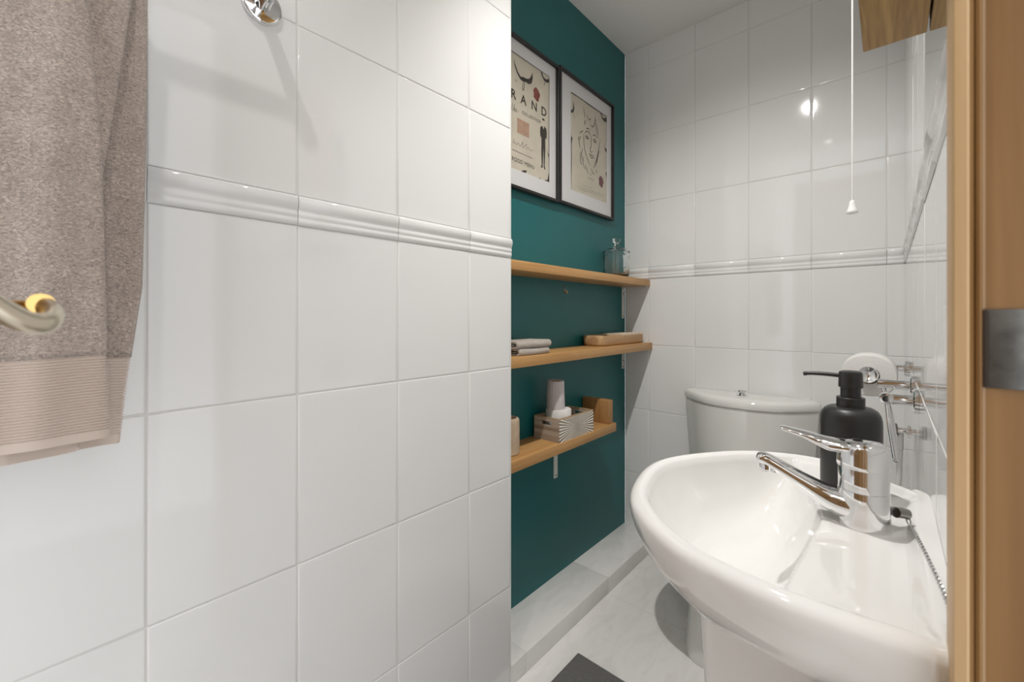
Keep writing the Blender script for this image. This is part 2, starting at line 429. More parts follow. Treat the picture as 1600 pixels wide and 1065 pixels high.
# hall outside the doorway
struct('floor_hall', B(0.165, 1.3, -0.66, YB + 0.02, FL - 0.03, FL), M_HALLF, smooth=False)

# moulded border tiles
PROF = [(0, 0), (.006, .0004), (.0105, .0025), (.0138, .007), (.0148, .012), (.0135, .017), (.0098, .0215), (.0068, .0243), (.0060, .0272), (.0072, .0292), (.0086, .0318), (.0080, .0348), (.0058, .0368), (.0056, .0398), (.0070, .0412), (.0076, .0440), (.0060, .0470), (.0030, .0490), (0, .0505)]
def border(name, P, us, top, hgt):
    bm = bmesh.new()
    for a, b in zip(us[:-1], us[1:]):
        if b - a < 0.01: continue
        rings = []
        for u, sc in ((a + 0.0004, 0.88), (a + 0.0012, 1.0), (b - 0.0012, 1.0), (b - 0.0004, 0.88)):
            rings.append([P(u, top - t / 0.0505 * hgt, h * sc * 0.50 + 0.0006) for h, t in PROF])
        bridge(bm, rings, False)
    return struct(name, bm, M_TILE, angle=75)
border('trim_2', PL, ys_left[:-1] + [YE - 0.004], 0.2083, 0.0505)
border('trim_3', PB, [xs_back[0]] + xs_back[1:-1] + [wx(YB) - 0.0005], 0.2185, 0.0518)
border('trim_4', PR, ys_right, 0.2185, 0.0518)

# tiled plinth under the teal wall
bm = bmesh.new()
for a, b in ((YE, 0.933), (0.933, 1.403), (1.403, YB)):
    box(bm, XT, -0.780, a + 0.0006, b - 0.0006, FL, -0.956, 0.002, 2)
box(bm, XT, -0.7812, YE, YB, FL, -0.958)
struct('baseboard_left', bm, M_LEDGE)

# ------------------------------------------------------------------ doorway: jamb, strike plate, door with brass lever
jx0 = 0.0269
prof = [(jx0, YJ + 0.025), (jx0, YJ + 0.003), (jx0 + 0.0012, YJ), (0.0335, YJ), (0.0346, YJ + 0.001), (0.0350, YJ + 0.006), (0.0362, YJ + 0.008), (0.0376, YJ + 0.005), (0.0392, YJ + 0.0045), (0.0405, YJ + 0.0065), (0.0412, YJ + 0.0105), (0.0424, YJ + 0.0115), (0.055, YJ + 0.0115), (0.165, YJ + 0.0115), (0.165, YJ + 0.03), (0.05, YJ + 0.03)]
bm = bmesh.new(); poly_prism(bm, [(p[0], p[1], 0) for p in prof[4:]] , (0, 0, FL), (0, 0, 1.0))
jamb = struct('trim_5', bm, M_STAIN, angle=30, loc=(0.06, YJ + 0.015, FL))
bm = bmesh.new(); poly_prism(bm, [(p[0], p[1], 0) for p in ([(jx0, YJ + 0.035)] + prof[1:5] + [(0.0346, YJ + 0.035)])], (0, 0, FL), (0, 0, 1.0))
obj('architrave_edge', bm, M_PINE, jamb, angle=30, label='pale pine edge of the door frame')
jy = YJ + 0.0115
pl = obj('strike_plate', B(0.0405, 0.072, jy - 0.0022, jy + 0.001, -0.0445, 0.0045, 0.0008), M_PEWTER, jamb, label='dark pewter strike plate')
obj('plate_lip', B(0.0385, 0.0436, jy - 0.0040, jy - 0.0005, -0.0435, 0.0038, 0.0012), M_LIPSHADE, jamb)
# far side of the frame and the head
bm = bmesh.new(); box(bm, jx0 + 0.004, 0.165, -0.135, -0.110, FL, 1.0); box(bm, jx0 + 0.004, 0.165, -0.110, YJ + 0.0115, 0.972, 1.0)
struct('trim_6', bm, M_STAIN, smooth=False)

door = struct('door_1', B(-0.545, 0.022, -0.096, -0.058, FL + 0.008, 0.965, 0.002), M_STAIN, loc=(-0.26, -0.077, FL))
hnd = obj('door_handle', lathe(bmesh.new(), [(0.026, 0), (0.026, 0.006), (0.024, 0.008), (0.0, 0.008)], (-0.470, -0.058, 0.006), 'Y', 32, True, False), M_BRASS, door, label='polished brass lever handle')
path = spline([(-0.470, -0.052, 0.006), (-0.470, -0.020, 0.006), (-0.466, -0.004, 0.006), (-0.452, 0.001, 0.006), (-0.40, 0.0015, 0.0065), (-0.352, 0.002, 0.007)], 6)
obj('lever', tube(bmesh.new(), path, [(0.0058, 0.0056)] * len(path), 16), M_BRASS, door)
path = spline([(-0.352, 0.0040, 0.0050), (-0.339, 0.0064, 0.0010), (-0.330, 0.0040, -0.0032), (-0.325, -0.0025, -0.0030), (-0.320, -0.0110, 0.0030), (-0.315, -0.0210, 0.0125)], 6)
obj('lever_tip', tube(bmesh.new(), path, [(0.0044, 0.0056)] * len(path), 16), M_BRASSREFL, door, label='satin end of the lever with a painted pale tile reflection')

# ------------------------------------------------------------------ downlights
for i, (x, y) in enumerate(SPOTS):
    t = thing('downlight', ['white recessed ceiling downlight above the open door', 'white recessed ceiling downlight in front of the basin'][i], 'light', (x, y, CEIL - 0.004))
    obj('trim_ring', lathe(bmesh.new(), [(0.0245, 0.004), (0.0300, -0.002), (0.040, -0.002), (0.042, 0.0), (0.042, 0.004)], (x, y, CEIL - 0.004), 'Z', 32, False, False), M_WHITEM, t)
    obj('lens', lathe(bmesh.new(), [(0.024, 0.003), (0.024, 0.002)], (x, y, CEIL - 0.004), 'Z', 32), M_LAMP, t)

# ------------------------------------------------------------------ towel rail and towel
RZ, RX, RY = 0.506, -0.700, 0.2456
t = thing('towel_rail', 'chrome towel rail with a round wall mount on white tiled wall', 'towel rail', (XL, RY, RZ))
def mount(y, par):
    obj('wall_mount', lathe(bmesh.new(), [(0.030, 0.0008), (0.030, 0.006), (0.0285, 0.0078), (0.026, 0.0085), (0.0, 0.0085)], (XL, y, RZ), 'X', 40, True, False), M_CHROME, par)
    obj('post', lathe(bmesh.new(), [(0.0125, 0.008), (0.0115, 0.011), (0.0105, 0.02), (0.0105, 0.074), (0.013, 0.078), (0.013, 0.092), (0.0115, 0.095)], (XL, y, RZ), 'X', 24), M_CHROME, par)
mount(RY, t); mount(-0.36, t)
obj('bar', lathe(bmesh.new(), [(0.0075, -0.37), (0.0075, 0.255)], (RX + 0.0065, 0, RZ), 'Y', 20), M_CHROME, t)

def lerp(tab, x):
    if x <= tab[0][0]: return tab[0][1]
    for (a, b), (c, d) in zip(tab[:-1], tab[1:]):
        if x <= c: return b + (d - b) * (x - a) / (c - a)
    return tab[-1][1]
FRONT = [(-0.14, 0.0525), (-0.045, 0.0495), (0.10, 0.0470), (0.21, 0.0440), (0.34, 0.0344), (0.46, 0.026), (0.56, 0.022)]
MID = [(-0.14, 0.030), (0.02, 0.036), (0.148, 0.0465), (0.25, 0.059), (0.37, 0.0725), (0.46, 0.078), (0.56, 0.080)]
BACK = [(-0.155, 0.0600), (-0.149, 0.0625), (-0.08, 0.0688), (0.0345, 0.0835), (0.23, 0.0876), (0.39, 0.0887), (0.56, 0.089)]
def fold_section(z, grow=0.0):
    """plan section of the folded towel at height z, from the far back run round two folds to the front run"""
    yf, ym, yb = lerp(FRONT, z), lerp(MID, z), lerp(BACK, z)
    n = 0.004
    wv = lambda y, k: 0.0035 * math.sin(y * 55 + k + z * 3.0) + 0.0022 * math.sin(y * 120 + 2 * k - z * 7)
    pts = []
    top = max(0.0, min(1.0, (z - 0.40) / 0.09))          # gathers in over the rail
    xo = lambda x: x + (-0.672 - x) * 0.55 * top
    for k in range(40):                                    # outer front run
        y = -0.24 + (yf + 0.24) * k / 39
        pts.append((xo(-0.655 + wv(y, 0.4) * min(1, (39 - k) / 8 + 0.2)) + grow, y))
    for k in range(1, 7):                                  # front roll
        a = math.radians(90 - 180 * k / 6)
        pts.append((xo(-0.6605 + 0.0055 * math.sin(a)) + grow * math.sin(a), yf + 0.0045 * math.cos(a) + grow * math.cos(a)))
    for k in range(1, 6):
        pts.append((xo(-0.667), yf - (yf + 0.03) * k / 5))
    for k in range(1, 7):
        pts.append((xo(-0.671) + grow * 0.3, -0.03 + (ym + 0.03) * k / 6))
    for k in range(1, 6):
        a = math.radians(90 - 180 * k / 5)
        pts.append((xo(-0.675 + 0.004 * math.sin(a)), ym + 0.0035 * math.cos(a) + grow * math.cos(a)))
    for k in range(1, 6):
        pts.append((xo(-0.680), ym - (ym + 0.03) * k / 5))
    for k in range(1, 14):
        y = -0.03 + (yb + 0.03) * k / 13
        pts.append((xo(-0.686 + 0.3 * wv(y, 2)) + grow * 0.6, y))
    for k in range(1, 7):
        a = math.radians(90 - 180 * k / 6)
        pts.append((xo(-0.6915 + 0.0055 * math.sin(a)), yb + 0.0045 * math.cos(a) + grow * math.cos(a)))
    for k in range(1, 8):
        pts.append((xo(-0.697), yb - (yb + 0.24) * k / 7))
    return pts
tw = thing('towel', 'taupe terry bath towel with a ribbed border hanging folded over the towel rail', 'towel', (-0.672, -0.08, -0.155))
def sheet(z0, z1, n, grow=lambda z: 0.0, back_drop=0.0):
    bm = bmesh.new(); rings = []
    for i in range(n + 1):
        z = z0 + (z1 - z0) * i / n
        sec = fold_section(z, grow(z))
        ring = []
        for q, (x, y) in enumerate(sec):
            f = q / (len(sec) - 1)
            dz = -back_drop * max(0, min(1, (f - 0.55) / 0.12)) * max(0, (0.02 - z) / 0.17)
            ring.append((x, y, z + dz + 0.0015 * math.sin(y * 30) * (1 if z < 0.1 else 0)))
        rings.append(ring)
    bridge(bm, rings, False)
    return bm
ZB0, ZB1 = -0.1372, -0.0445
o = obj('terry_body', sheet(ZB1, 0.508, 90, back_drop=0.016), M_TERRY, tw, angle=0)
rib = lambda z: -0.0012 + (0.0011 * math.cos((z - ZB1) / 0.0031 * 2 * math.pi) if z > ZB0 + 0.0105 else 0.0004)
o = obj('ribbed_border', sheet(ZB0, ZB1, 300, rib, back_drop=0.016), M_RIB, tw, angle=0)
# the part that runs over the bar and down behind it
bm = bmesh.new(); rings = []
prof = [(-0.668, 0.497), (-0.670, 0.510), (-0.678, 0.5215), (-0.688, 0.5245), (-0.700, 0.520), (-0.7075, 0.508), (-0.7085, 0.45), (-0.7085, 0.10)]
for x, z in prof:
    rings.append([(x, -0.24 + 0.325 * k / 20, z) for k in range(21)])
bridge(bm, rings, False)
o = obj('saddle', bm, M_TERRY, tw, angle=0)
for ch in tw.children:
    md = ch.modifiers.new('thickness', 'SOLIDIFY'); md.thickness = 0.0016; md.offset = -1

# ------------------------------------------------------------------ shelves, brackets, hook
def shelf(label, xf, y0, y1, z0, z1):
    o = obj('shelf', B(XT + 0.0005, xf, y0, y1, z0, z1, 0.0012), M_OAK)
    return tag(o, label, 'shelf', 'oak shelves on the teal wall')
shelf('topmost oak shelf on the teal wall, holding the glass jar', -0.8116, YE + 0.003, YB - 0.0015, 0.1342, 0.1628)
shelf('middle oak shelf on the teal wall, holding folded cloths and a wooden tray', -0.8013, YE + 0.003, YB - 0.0015, -0.1478, -0.1167)
shelf('lowest and shortest oak shelf on the teal wall, holding the carved box', -0.8050, YE + 0.003, 1.506, -0.4448, -0.4130)
def bracket(label, y, ztop, zbot, xend, hw=0.0085):
    t = thing('shelf_bracket', label, 'bracket', (XT, y, zbot), 'white shelf brackets')
    th = 0.0038
    bm = bmesh.new()
    P = [(XT, ztop), (xend, ztop), (xend, ztop - th)]
    r = 0.016
    for k in range(7):
        a = math.radians(90 + 90 * k / 6)
        P.append((XT + th + r + r * math.cos(a), ztop - th - r + r * math.sin(a)))
    P += [(XT + th, zbot + 0.003), (XT + th, zbot), (XT, zbot)]
    poly_prism(bm, [(p[0], y - hw, p[1]) for p in P], (0, 0, 0), (0, 2 * hw, 0))
    obj('bracket_strip', bm, M_WHITEM, t, angle=30)
    for zz in (zbot + 0.009, zbot + 0.4 * (ztop - zbot) if ztop - zbot < 0.12 else ztop - 0.03):
        obj('screw', lathe(bmesh.new(), [(0.0034, 0.0), (0.0034, 0.0008), (0.0016, 0.0012)], (XT + th, y + 0.001, zz), 'X', 14), M_CHROMED, t)
bracket('white metal bracket under the topmost shelf in the corner', 1.806, 0.1340, -0.0089, -0.816)
bracket('white metal bracket under the middle shelf in the corner', 1.806, -0.1480, -0.2404, -0.806)
bracket('white metal bracket under the lowest shelf', 1.281, -0.4450, -0.5955, -0.812, 0.0105)
t = thing('wall_hook', 'small dark brass picture hook left on teal wall below the topmost shelf', 'hook', (XT, 1.3413, 0.085))
obj('hook_plate', B(XT, XT + 0.0015, 1.337, 1.347, 0.088, 0.112, 0.0006), M_CHROMED, t)
obj('hook_prong', tube(bmesh.new(), spline([(XT + 0.001, 1.342, 0.100), (XT + 0.003, 1.342, 0.091), (XT + 0.008, 1.342, 0.0875), (XT + 0.012, 1.342, 0.092), (XT + 0.012, 1.342, 0.097)], 4), 0.0022, 8), M_BRASS, t)

# ------------------------------------------------------------------ framed posters
def flatpoly(bm, pts, x, th=0.0003):
    a = [Vector((x, p[0], p[1])) for p in pts]; b = [Vector((x + th, p[0], p[1])) for p in pts]
    bridge(bm, [a, b], True, True, True)
def stroke(bm, pts, wd, x, n=6, th=0.0003):
    P = [Vector((p[0], p[1], 0)) for p in pts]
    P = spline(P, n) if len(P) > 2 else P
    L_, R_ = [], []
    for i, p in enumerate(P):
        tng = (P[min(i + 1, len(P) - 1)] - P[max(i - 1, 0)])
        if tng.length < 1e-9: continue
        tng.normalize(); nn = Vector((-tng.y, tng.x, 0))
        f = wd * (0.55 + 0.45 * math.sin(math.pi * i / max(1, len(P) - 1))) / 2 if len(pts) > 2 else wd / 2
        L_.append(p + nn * f); R_.append(p - nn * f)
    for i in range(len(L_) - 1):
        q = [bm.verts.new((x + th, v.x, v.y)) for v in (L_[i], L_[i + 1], R_[i + 1], R_[i])]
        try: bm.faces.new(q)
        except ValueError: pass
_fc = {}
def text_bm(bm, body, y, z, size, x, space=1.0, align='LEFT', sx=1.0, bold=0.0):
    cu = bpy.data.curves.new('lettering', 'FONT'); cu.body = body; cu.size = size; cu.space_character = space; cu.align_x = align; cu.offset = bold
    cu.resolution_u = 3
    ob = bpy.data.objects.new('lettering', cu); COL.objects.link(ob)
    dg = bpy.context.evaluated_depsgraph_get()
    me = ob.evaluated_get(dg).to_mesh()
    tb = bmesh.new(); tb.from_mesh(me)
    vm = {}
    for v in tb.verts: vm[v.index] = bm.verts.new((x + 0.0005, y + v.co.x * sx, z + v.co.y))
    for f in tb.faces:
        try: bm.faces.new([vm[v.index] for v in f.verts])
        except ValueError: pass
    tb.free(); ob.evaluated_get(dg).to_mesh_clear()
    bpy.data.objects.remove(ob); bpy.data.curves.remove(cu)
def frame(label, y0, y1, z0, z1, art):
    t = thing('picture_frame', label, 'picture', (XT, (y0 + y1) / 2, z0), 'framed posters')
    bw, dp = 0.0095, 0.019
    bm = bmesh.new()
    prof = [(0, 0), (dp, 0), (dp + 0.001, 0.001), (dp + 0.001, bw - 0.001), (dp, bw), (0.008, bw), (0.008, bw - 0.0001), (0, bw - 0.0001)]
    rings = []
    for h, d in prof:
        rings.append([(XT + 0.0008 + h, yy, zz) for yy, zz in ((y0 + d, z0 + d), (y1 - d, z0 + d), (y1 - d, z1 - d), (y0 + d, z1 - d))])
    bridge(bm, rings + [rings[0]], True)
    bmesh.ops.remove_doubles(bm, verts=bm.verts[:], dist=1e-6)
    obj('frame', bm, M_FRAME, t, angle=20)
    obj('backing', B(XT + 0.0008, XT + 0.004, y0 + 0.003, y1 - 0.003, z0 + 0.003, z1 - 0.003), M_CARD, t, smooth=False)
    ay0, ay1, az0, az1 = art
    # white mount with a bevelled window
    bm = bmesh.new()
    o_ = [(y0 + bw - 0.001, z0 + bw - 0.001), (y1 - bw + 0.001, z0 + bw - 0.001), (y1 - bw + 0.001, z1 - bw + 0.001), (y0 + bw - 0.001, z1 - bw + 0.001)]
    i_ = [(ay0, az0), (ay1, az0), (ay1, az1), (ay0, az1)]
    j_ = [(ay0 + 0.0012, az0 + 0.0012), (ay1 - 0.0012, az0 + 0.0012), (ay1 - 0.0012, az1 - 0.0012), (ay0 + 0.0012, az1 - 0.0012)]
    bridge(bm, [[(XT + 0.0085, *p) for p in o_], [(XT + 0.0085, *p) for p in i_], [(XT + 0.0068, *p) for p in j_]], True)
    obj('mount', bm, M_MOUNT, t, smooth=False)
    pr = obj('print', B(XT + 0.0042, XT + 0.0062, ay0 - 0.004, ay1 + 0.004, az0 - 0.004, az1 + 0.004), M_PAPER, t, smooth=False)
    obj('pane', B(XT + 0.0105, XT + 0.0120, y0 + bw - 0.002, y1 - bw + 0.002, z0 + bw - 0.002, z1 - bw + 0.002), M_PANE, t, smooth=False)
    return t, pr
PX = XT + 0.0064
def seal(bm, cy, cz, r):
    rr = random.Random(3)
    flatpoly(bm, [(cy + r * 0.78 * (1 + 0.13 * math.sin(5 * a + 1) + rr.uniform(-.04, .04)) * math.cos(a), cz + r * (1 + 0.10 * math.sin(4 * a)) * math.sin(a)) for a in [2 * math.pi * k / 28 for k in range(28)]], PX, 0.0004)
def leafshape(bm, pts): flatpoly(bm, pts, PX)
# left poster
fy0, fy1, fz0, fz1 = 0.8765, 1.2825, 0.4165, 0.9165
art = (0.962, 1.238, 0.482, 0.865)
t1, pr = frame('black framed cream menu poster with big black letters, half hidden by the tiled wall', fy0, fy1, fz0, fz1, art)
ay0, ay1, az0, az1 = art
for ch, y in (('R', 1.0285), ('A', 1.0785), ('N', 1.1335), ('D', 1.1885)):
    bm = bmesh.new(); text_bm(bm, ch, y, 0.712, 0.0425, PX, bold=0.0007)
    obj('letter', bm, M_INK, pr, smooth=False)
bm = bmesh.new(); text_bm(bm, 'COLLECTION', 1.0855, 0.678, 0.0135, PX, 1.28)
obj('lettering', bm, M_INK, pr, smooth=False)
bm = bmesh.new(); text_bm(bm, 'FOOD MENU', 1.0335, 0.5085, 0.0185, PX, 1.12)
obj('lettering', bm, M_INK, pr, smooth=False)
bm = bmesh.new()
# ink border, worn at the corners, and horn shaped flourishes
stroke(bm, [(ay1 - 0.0015, az1), (ay1 - 0.001, az0 + 0.25), (ay1 - 0.002, az0 + 0.13), (ay1 - 0.0012, az0)], 0.006, PX)
stroke(bm, [(ay0, az1 - 0.001), (1.1, az1 - 0.0015), (ay1, az1 - 0.001)], 0.0045, PX)
leafshape(bm, [(1.043, 0.842), (1.052, 0.826), (1.064, 0.808), (1.078, 0.798), (1.090, 0.802), (1.102, 0.803), (1.118, 0.806), (1.130, 0.817), (1.141, 0.838), (1.142, 0.815), (1.134, 0.797), (1.120, 0.790), (1.104, 0.791), (1.090, 0.787), (1.076, 0.789), (1.060, 0.802), (1.049, 0.820)])
leafshape(bm, [(1.187, 0.862), (1.193, 0.862), (1.203, 0.848), (1.218, 0.846), (1.236, 0.856), (1.236, 0.842), (1.220, 0.836), (1.203, 0.840), (1.192, 0.850)])
stroke(bm, [(1.0905, 0.806), (1.0965, 0.79), (1.0955, 0.768), (1.0905, 0.757), (1.087, 0.768), (1.092, 0.785)], 0.0028, PX)
stroke(bm, [(1.206, 0.842), (1.210, 0.832), (1.205, 0.820)], 0.0025, PX)
leafshape(bm, [(1.080, 0.4825), (1.092, 0.490), (1.112, 0.494), (1.104, 0.484), (1.100, 0.4822)])
leafshape(bm, [(1.222, 0.600), (1.228, 0.588), (1.236, 0.580), (1.237, 0.560), (1.231, 0.576)])
leafshape(bm, [(1.237, 0.525), (1.237, 0.483), (1.205, 0.483), (1.226, 0.490)])
leafshape(bm, [(1.175, 0.483), (1.190, 0.483), (1.183, 0.487)])
obj('ink_border', bm, M_INK, pr, smooth=False)
bm = bmesh.new()
# small standing figure: head, dark jacket, trousers, shoes
leafshape(bm, [(1.2015 + 0.0075 * math.cos(a), 0.694 + 0.0075 * math.sin(a)) for a in [math.pi * k / 8 for k in range(9)]])
leafshape(bm, [(1.196, 0.673), (1.185, 0.667), (1.183, 0.648), (1.186, 0.630), (1.191, 0.634), (1.190, 0.622), (1.213, 0.624), (1.214, 0.636), (1.220, 0.634), (1.222, 0.655), (1.219, 0.670), (1.207, 0.675), (1.203, 0.662)])
leafshape(bm, [(1.191, 0.623), (1.190, 0.585), (1.192, 0.535), (1.198, 0.535), (1.201, 0.580), (1.203, 0.600), (1.204, 0.535), (1.209, 0.535), (1.213, 0.590), (1.213, 0.623)])
leafshape(bm, [(1.192, 0.535), (1.198, 0.535), (1.198, 0.526), (1.187, 0.524)])
leafshape(bm, [(1.204, 0.535), (1.209, 0.535), (1.214, 0.522), (1.205, 0.525)])
obj('ink_figure', bm, M_INK, pr, smooth=False)
bm = bmesh.new()
stroke(bm, [(1.036, 0.567), (1.046, 0.580), (1.041, 0.566), (1.052, 0.572), (1.058, 0.565), (1.066, 0.574), (1.074, 0.566), (1.082, 0.573), (1.090, 0.585), (1.088, 0.565), (1.100, 0.575), (1.110, 0.583), (1.107, 0.566), (1.120, 0.574), (1.130, 0.567), (1.146, 0.574)], 0.0015, PX, 5)
obj('signature', bm, M_INKS, pr, smooth=False)
bm = bmesh.new(); stroke(bm, [(1.036, 0.544), (1.140, 0.543)], 0.0016, PX); obj('rule_line', bm, M_INKS, pr, smooth=False)
bm = bmesh.new()
for a, b in ((1.040, 1.058), (1.030, 1.050)):
    stroke(bm, [(a, 0.672), (a + 0.008, 0.696), (a + 0.006, 0.672), (b, 0.684), (b - 0.004, 0.672), (b + 0.010, 0.680)], 0.0014, PX, 5)
obj('script', bm, M_INKS, pr, smooth=False)
bm = bmesh.new(); text_bm(bm, 'EST.', 1.048, 0.772, 0.008, PX, 1.1)
obj('fine_lettering', bm, M_INKS, pr, smooth=False)
bm = bmesh.new(); seal(bm, 1.1635, 0.772, 0.0225); obj('wax_seal', bm, M_RED, pr, smooth=False)
bm = bmesh.new(); flatpoly(bm, [(1.061, 0.607), (1.123, 0.607), (1.123, 0.656), (1.061, 0.656)], PX - 0.0002, 0.0002); obj('peach_patch', bm, M_PEACH, pr, smooth=False)

# right poster
art2 = (1.372, 1.650, 0.4870, 0.8660)
t2, pr = frame('black framed cream poster with a line drawing of a face and a plum seal', 1.2870, 1.6938, 0.4200, 0.9250, art2)
ay0, ay1, az0, az1 = art2
bm = bmesh.new()
stroke(bm, [(ay0, az1 - 0.006), (1.43, az1 - 0.002), (1.53, az1 - 0.004), (ay1, az1 - 0.003)], 0.0055, PX)
stroke(bm, [(ay1 - 0.001, az1), (ay1 - 0.001, 0.73)], 0.003, PX); stroke(bm, [(ay1 - 0.001, 0.73), (ay1 - 0.001, az0 + 0.01)], 0.0022, PX)
stroke(bm, [(ay0 + 0.003, 0.70), (ay0 + 0.006, 0.62), (ay0 + 0.004, 0.55), (ay0 + 0.003, az0)], 0.005, PX)
leafshape(bm, [(1.391, 0.836), (1.399, 0.810), (1.392, 0.789), (1.380, 0.786), (1.373, 0.779), (1.373, 0.797), (1.384, 0.797), (1.390, 0.808)])
leafshape(bm, [(1.594, 0.864), (1.604, 0.862), (1.616, 0.848), (1.630, 0.850), (1.649, 0.862), (1.649, 0.838), (1.630, 0.836), (1.610, 0.842)])
leafshape(bm, [(1.373, 0.695), (1.386, 0.690), (1.380, 0.668), (1.373, 0.655)])
leafshape(bm, [(1.626, 0.738), (1.632, 0.728), (1.640, 0.722), (1.649, 0.726), (1.649, 0.708), (1.636, 0.712)])
leafshape(bm, [(1.640, 0.62), (1.644, 0.605), (1.649, 0.60), (1.649, 0.625)])
stroke(bm, [(1.392, 0.786), (1.397, 0.779), (1.399, 0.768)], 0.002, PX); stroke(bm, [(1.618, 0.84), (1.622, 0.83), (1.621, 0.818)], 0.002, PX)
obj('ink_border', bm, M_INK, pr, smooth=False)
bm = bmesh.new()
LN = [
    [(1.468, 0.735), (1.466, 0.70), (1.478, 0.66), (1.500, 0.632), (1.517, 0.615)],            # left cheek to chin
    [(1.594, 0.752), (1.585, 0.71), (1.566, 0.66), (1.552, 0.630), (1.540, 0.612)],            # right cheek
    [(1.520, 0.736), (1.522, 0.705), (1.514, 0.680), (1.523, 0.674), (1.532, 0.680)],          # nose
    [(1.475, 0.738), (1.490, 0.750), (1.510, 0.746), (1.520, 0.736)],                          # left brow
    [(1.535, 0.746), (1.550, 0.752), (1.570, 0.745)],
    [(1.478, 0.724), (1.488, 0.730), (1.502, 0.724), (1.488, 0.719), (1.478, 0.724)],          # eyes
    [(1.537, 0.728), (1.548, 0.734), (1.561, 0.727), (1.548, 0.722), (1.537, 0.728)],
    [(1.488, 0.729), (1.491, 0.721)], [(1.548, 0.733), (1.550, 0.724)],
    [(1.505, 0.661), (1.515, 0.664), (1.523, 0.661), (1.532, 0.664), (1.544, 0.658)], [(1.508, 0.659), (1.524, 0.652), (1.542, 0.657)],
    [(1.436, 0.722), (1.447, 0.733), (1.460, 0.742)], [(1.470, 0.770), (1.478, 0.790)], [(1.440, 0.665), (1.432, 0.690), (1.444, 0.715)],
    [(1.520, 0.784), (1.536, 0.782), (1.550, 0.802), (1.552, 0.828)], [(1.556, 0.825), (1.560, 0.790), (1.566, 0.755)], [(1.566, 0.800), (1.575, 0.775), (1.574, 0.745)],
    [(1.444, 0.655), (1.441, 0.62), (1.452, 0.60)], [(1.458, 0.672), (1.450, 0.645), (1.456, 0.620)], [(1.462, 0.64), (1.462, 0.61), (1.478, 0.590)],
    [(1.478, 0.61), (1.490, 0.592), (1.498, 0.578)], [(1.520, 0.606), (1.535, 0.592), (1.548, 0.588)], [(1.560, 0.625), (1.566, 0.655), (1.575, 0.68)],
    [(1.464, 0.84), (1.470, 0.815), (1.474, 0.80)], [(1.490, 0.815), (1.505, 0.800), (1.520, 0.812)], [(1.485, 0.756), (1.500, 0.764), (1.515, 0.756)],
    [(1.560, 0.61), (1.566, 0.60)], [(1.430, 0.71), (1.426, 0.695)], [(1.585, 0.70), (1.575, 0.665), (1.566, 0.64)]]
for l in LN: stroke(bm, l, 0.0034, PX)
obj('line_face', bm, M_INK, pr, smooth=False)
bm = bmesh.new()
stroke(bm, [(1.408, 0.511), (1.634, 0.519)], 0.0012, PX); stroke(bm, [(1.425, 0.503), (1.636, 0.511)], 0.0010, PX); stroke(bm, [(1.465, 0.524), (1.53, 0.526)], 0.0012, PX)
stroke(bm, [(1.498, 0.563), (1.545, 0.564)], 0.003, PX); stroke(bm, [(1.512, 0.590), (1.518, 0.577), (1.526, 0.592)], 0.002, PX)
stroke(bm, [(1.612, 0.4945), (1.624, 0.4950)], 0.003, PX)
obj('fine_lettering', bm, M_INKF, pr, smooth=False)
bm = bmesh.new(); seal(bm, 1.602, 0.571, 0.0235); obj('wax_seal', bm, M_RED2, pr, smooth=False)

# ------------------------------------------------------------------ things on the shelves
# glass jar
JC = (-0.8740, 1.6350, 0.1630)
t = thing('glass_jar', 'clear glass jar with a knobbed lid at the end of topmost shelf', 'jar', JC)
obj('jar_body', lathe(bmesh.new(), [(0.0, 0.0), (0.046, 0.0), (0.0515, 0.004), (0.053, 0.012), (0.053, 0.086), (0.0545, 0.091), (0.0545, 0.103), (0.0530, 0.105), (0.0505, 0.104), (0.0495, 0.090), (0.0495, 0.014), (0.046, 0.0095), (0.0, 0.0085)], JC, 'Z', 64, False, False), M_GLASS, t, angle=60)
obj('lid', lathe(bmesh.new(), [(0.0, 0.1190), (0.020, 0.1180), (0.044, 0.1140), (0.0500, 0.1100), (0.0500, 0.1070), (0.0560, 0.1062), (0.0565, 0.1085), (0.0500, 0.1150), (0.030, 0.1225), (0.011, 0.1280), (0.0075, 0.1340), (0.0085, 0.1440), (0.0150, 0.1520), (0.0178, 0.1570), (0.0170, 0.1620), (0.010, 0.1655), (0.0, 0.1660)], JC, 'Z', 64, False, False), M_GLASS, t, angle=60)

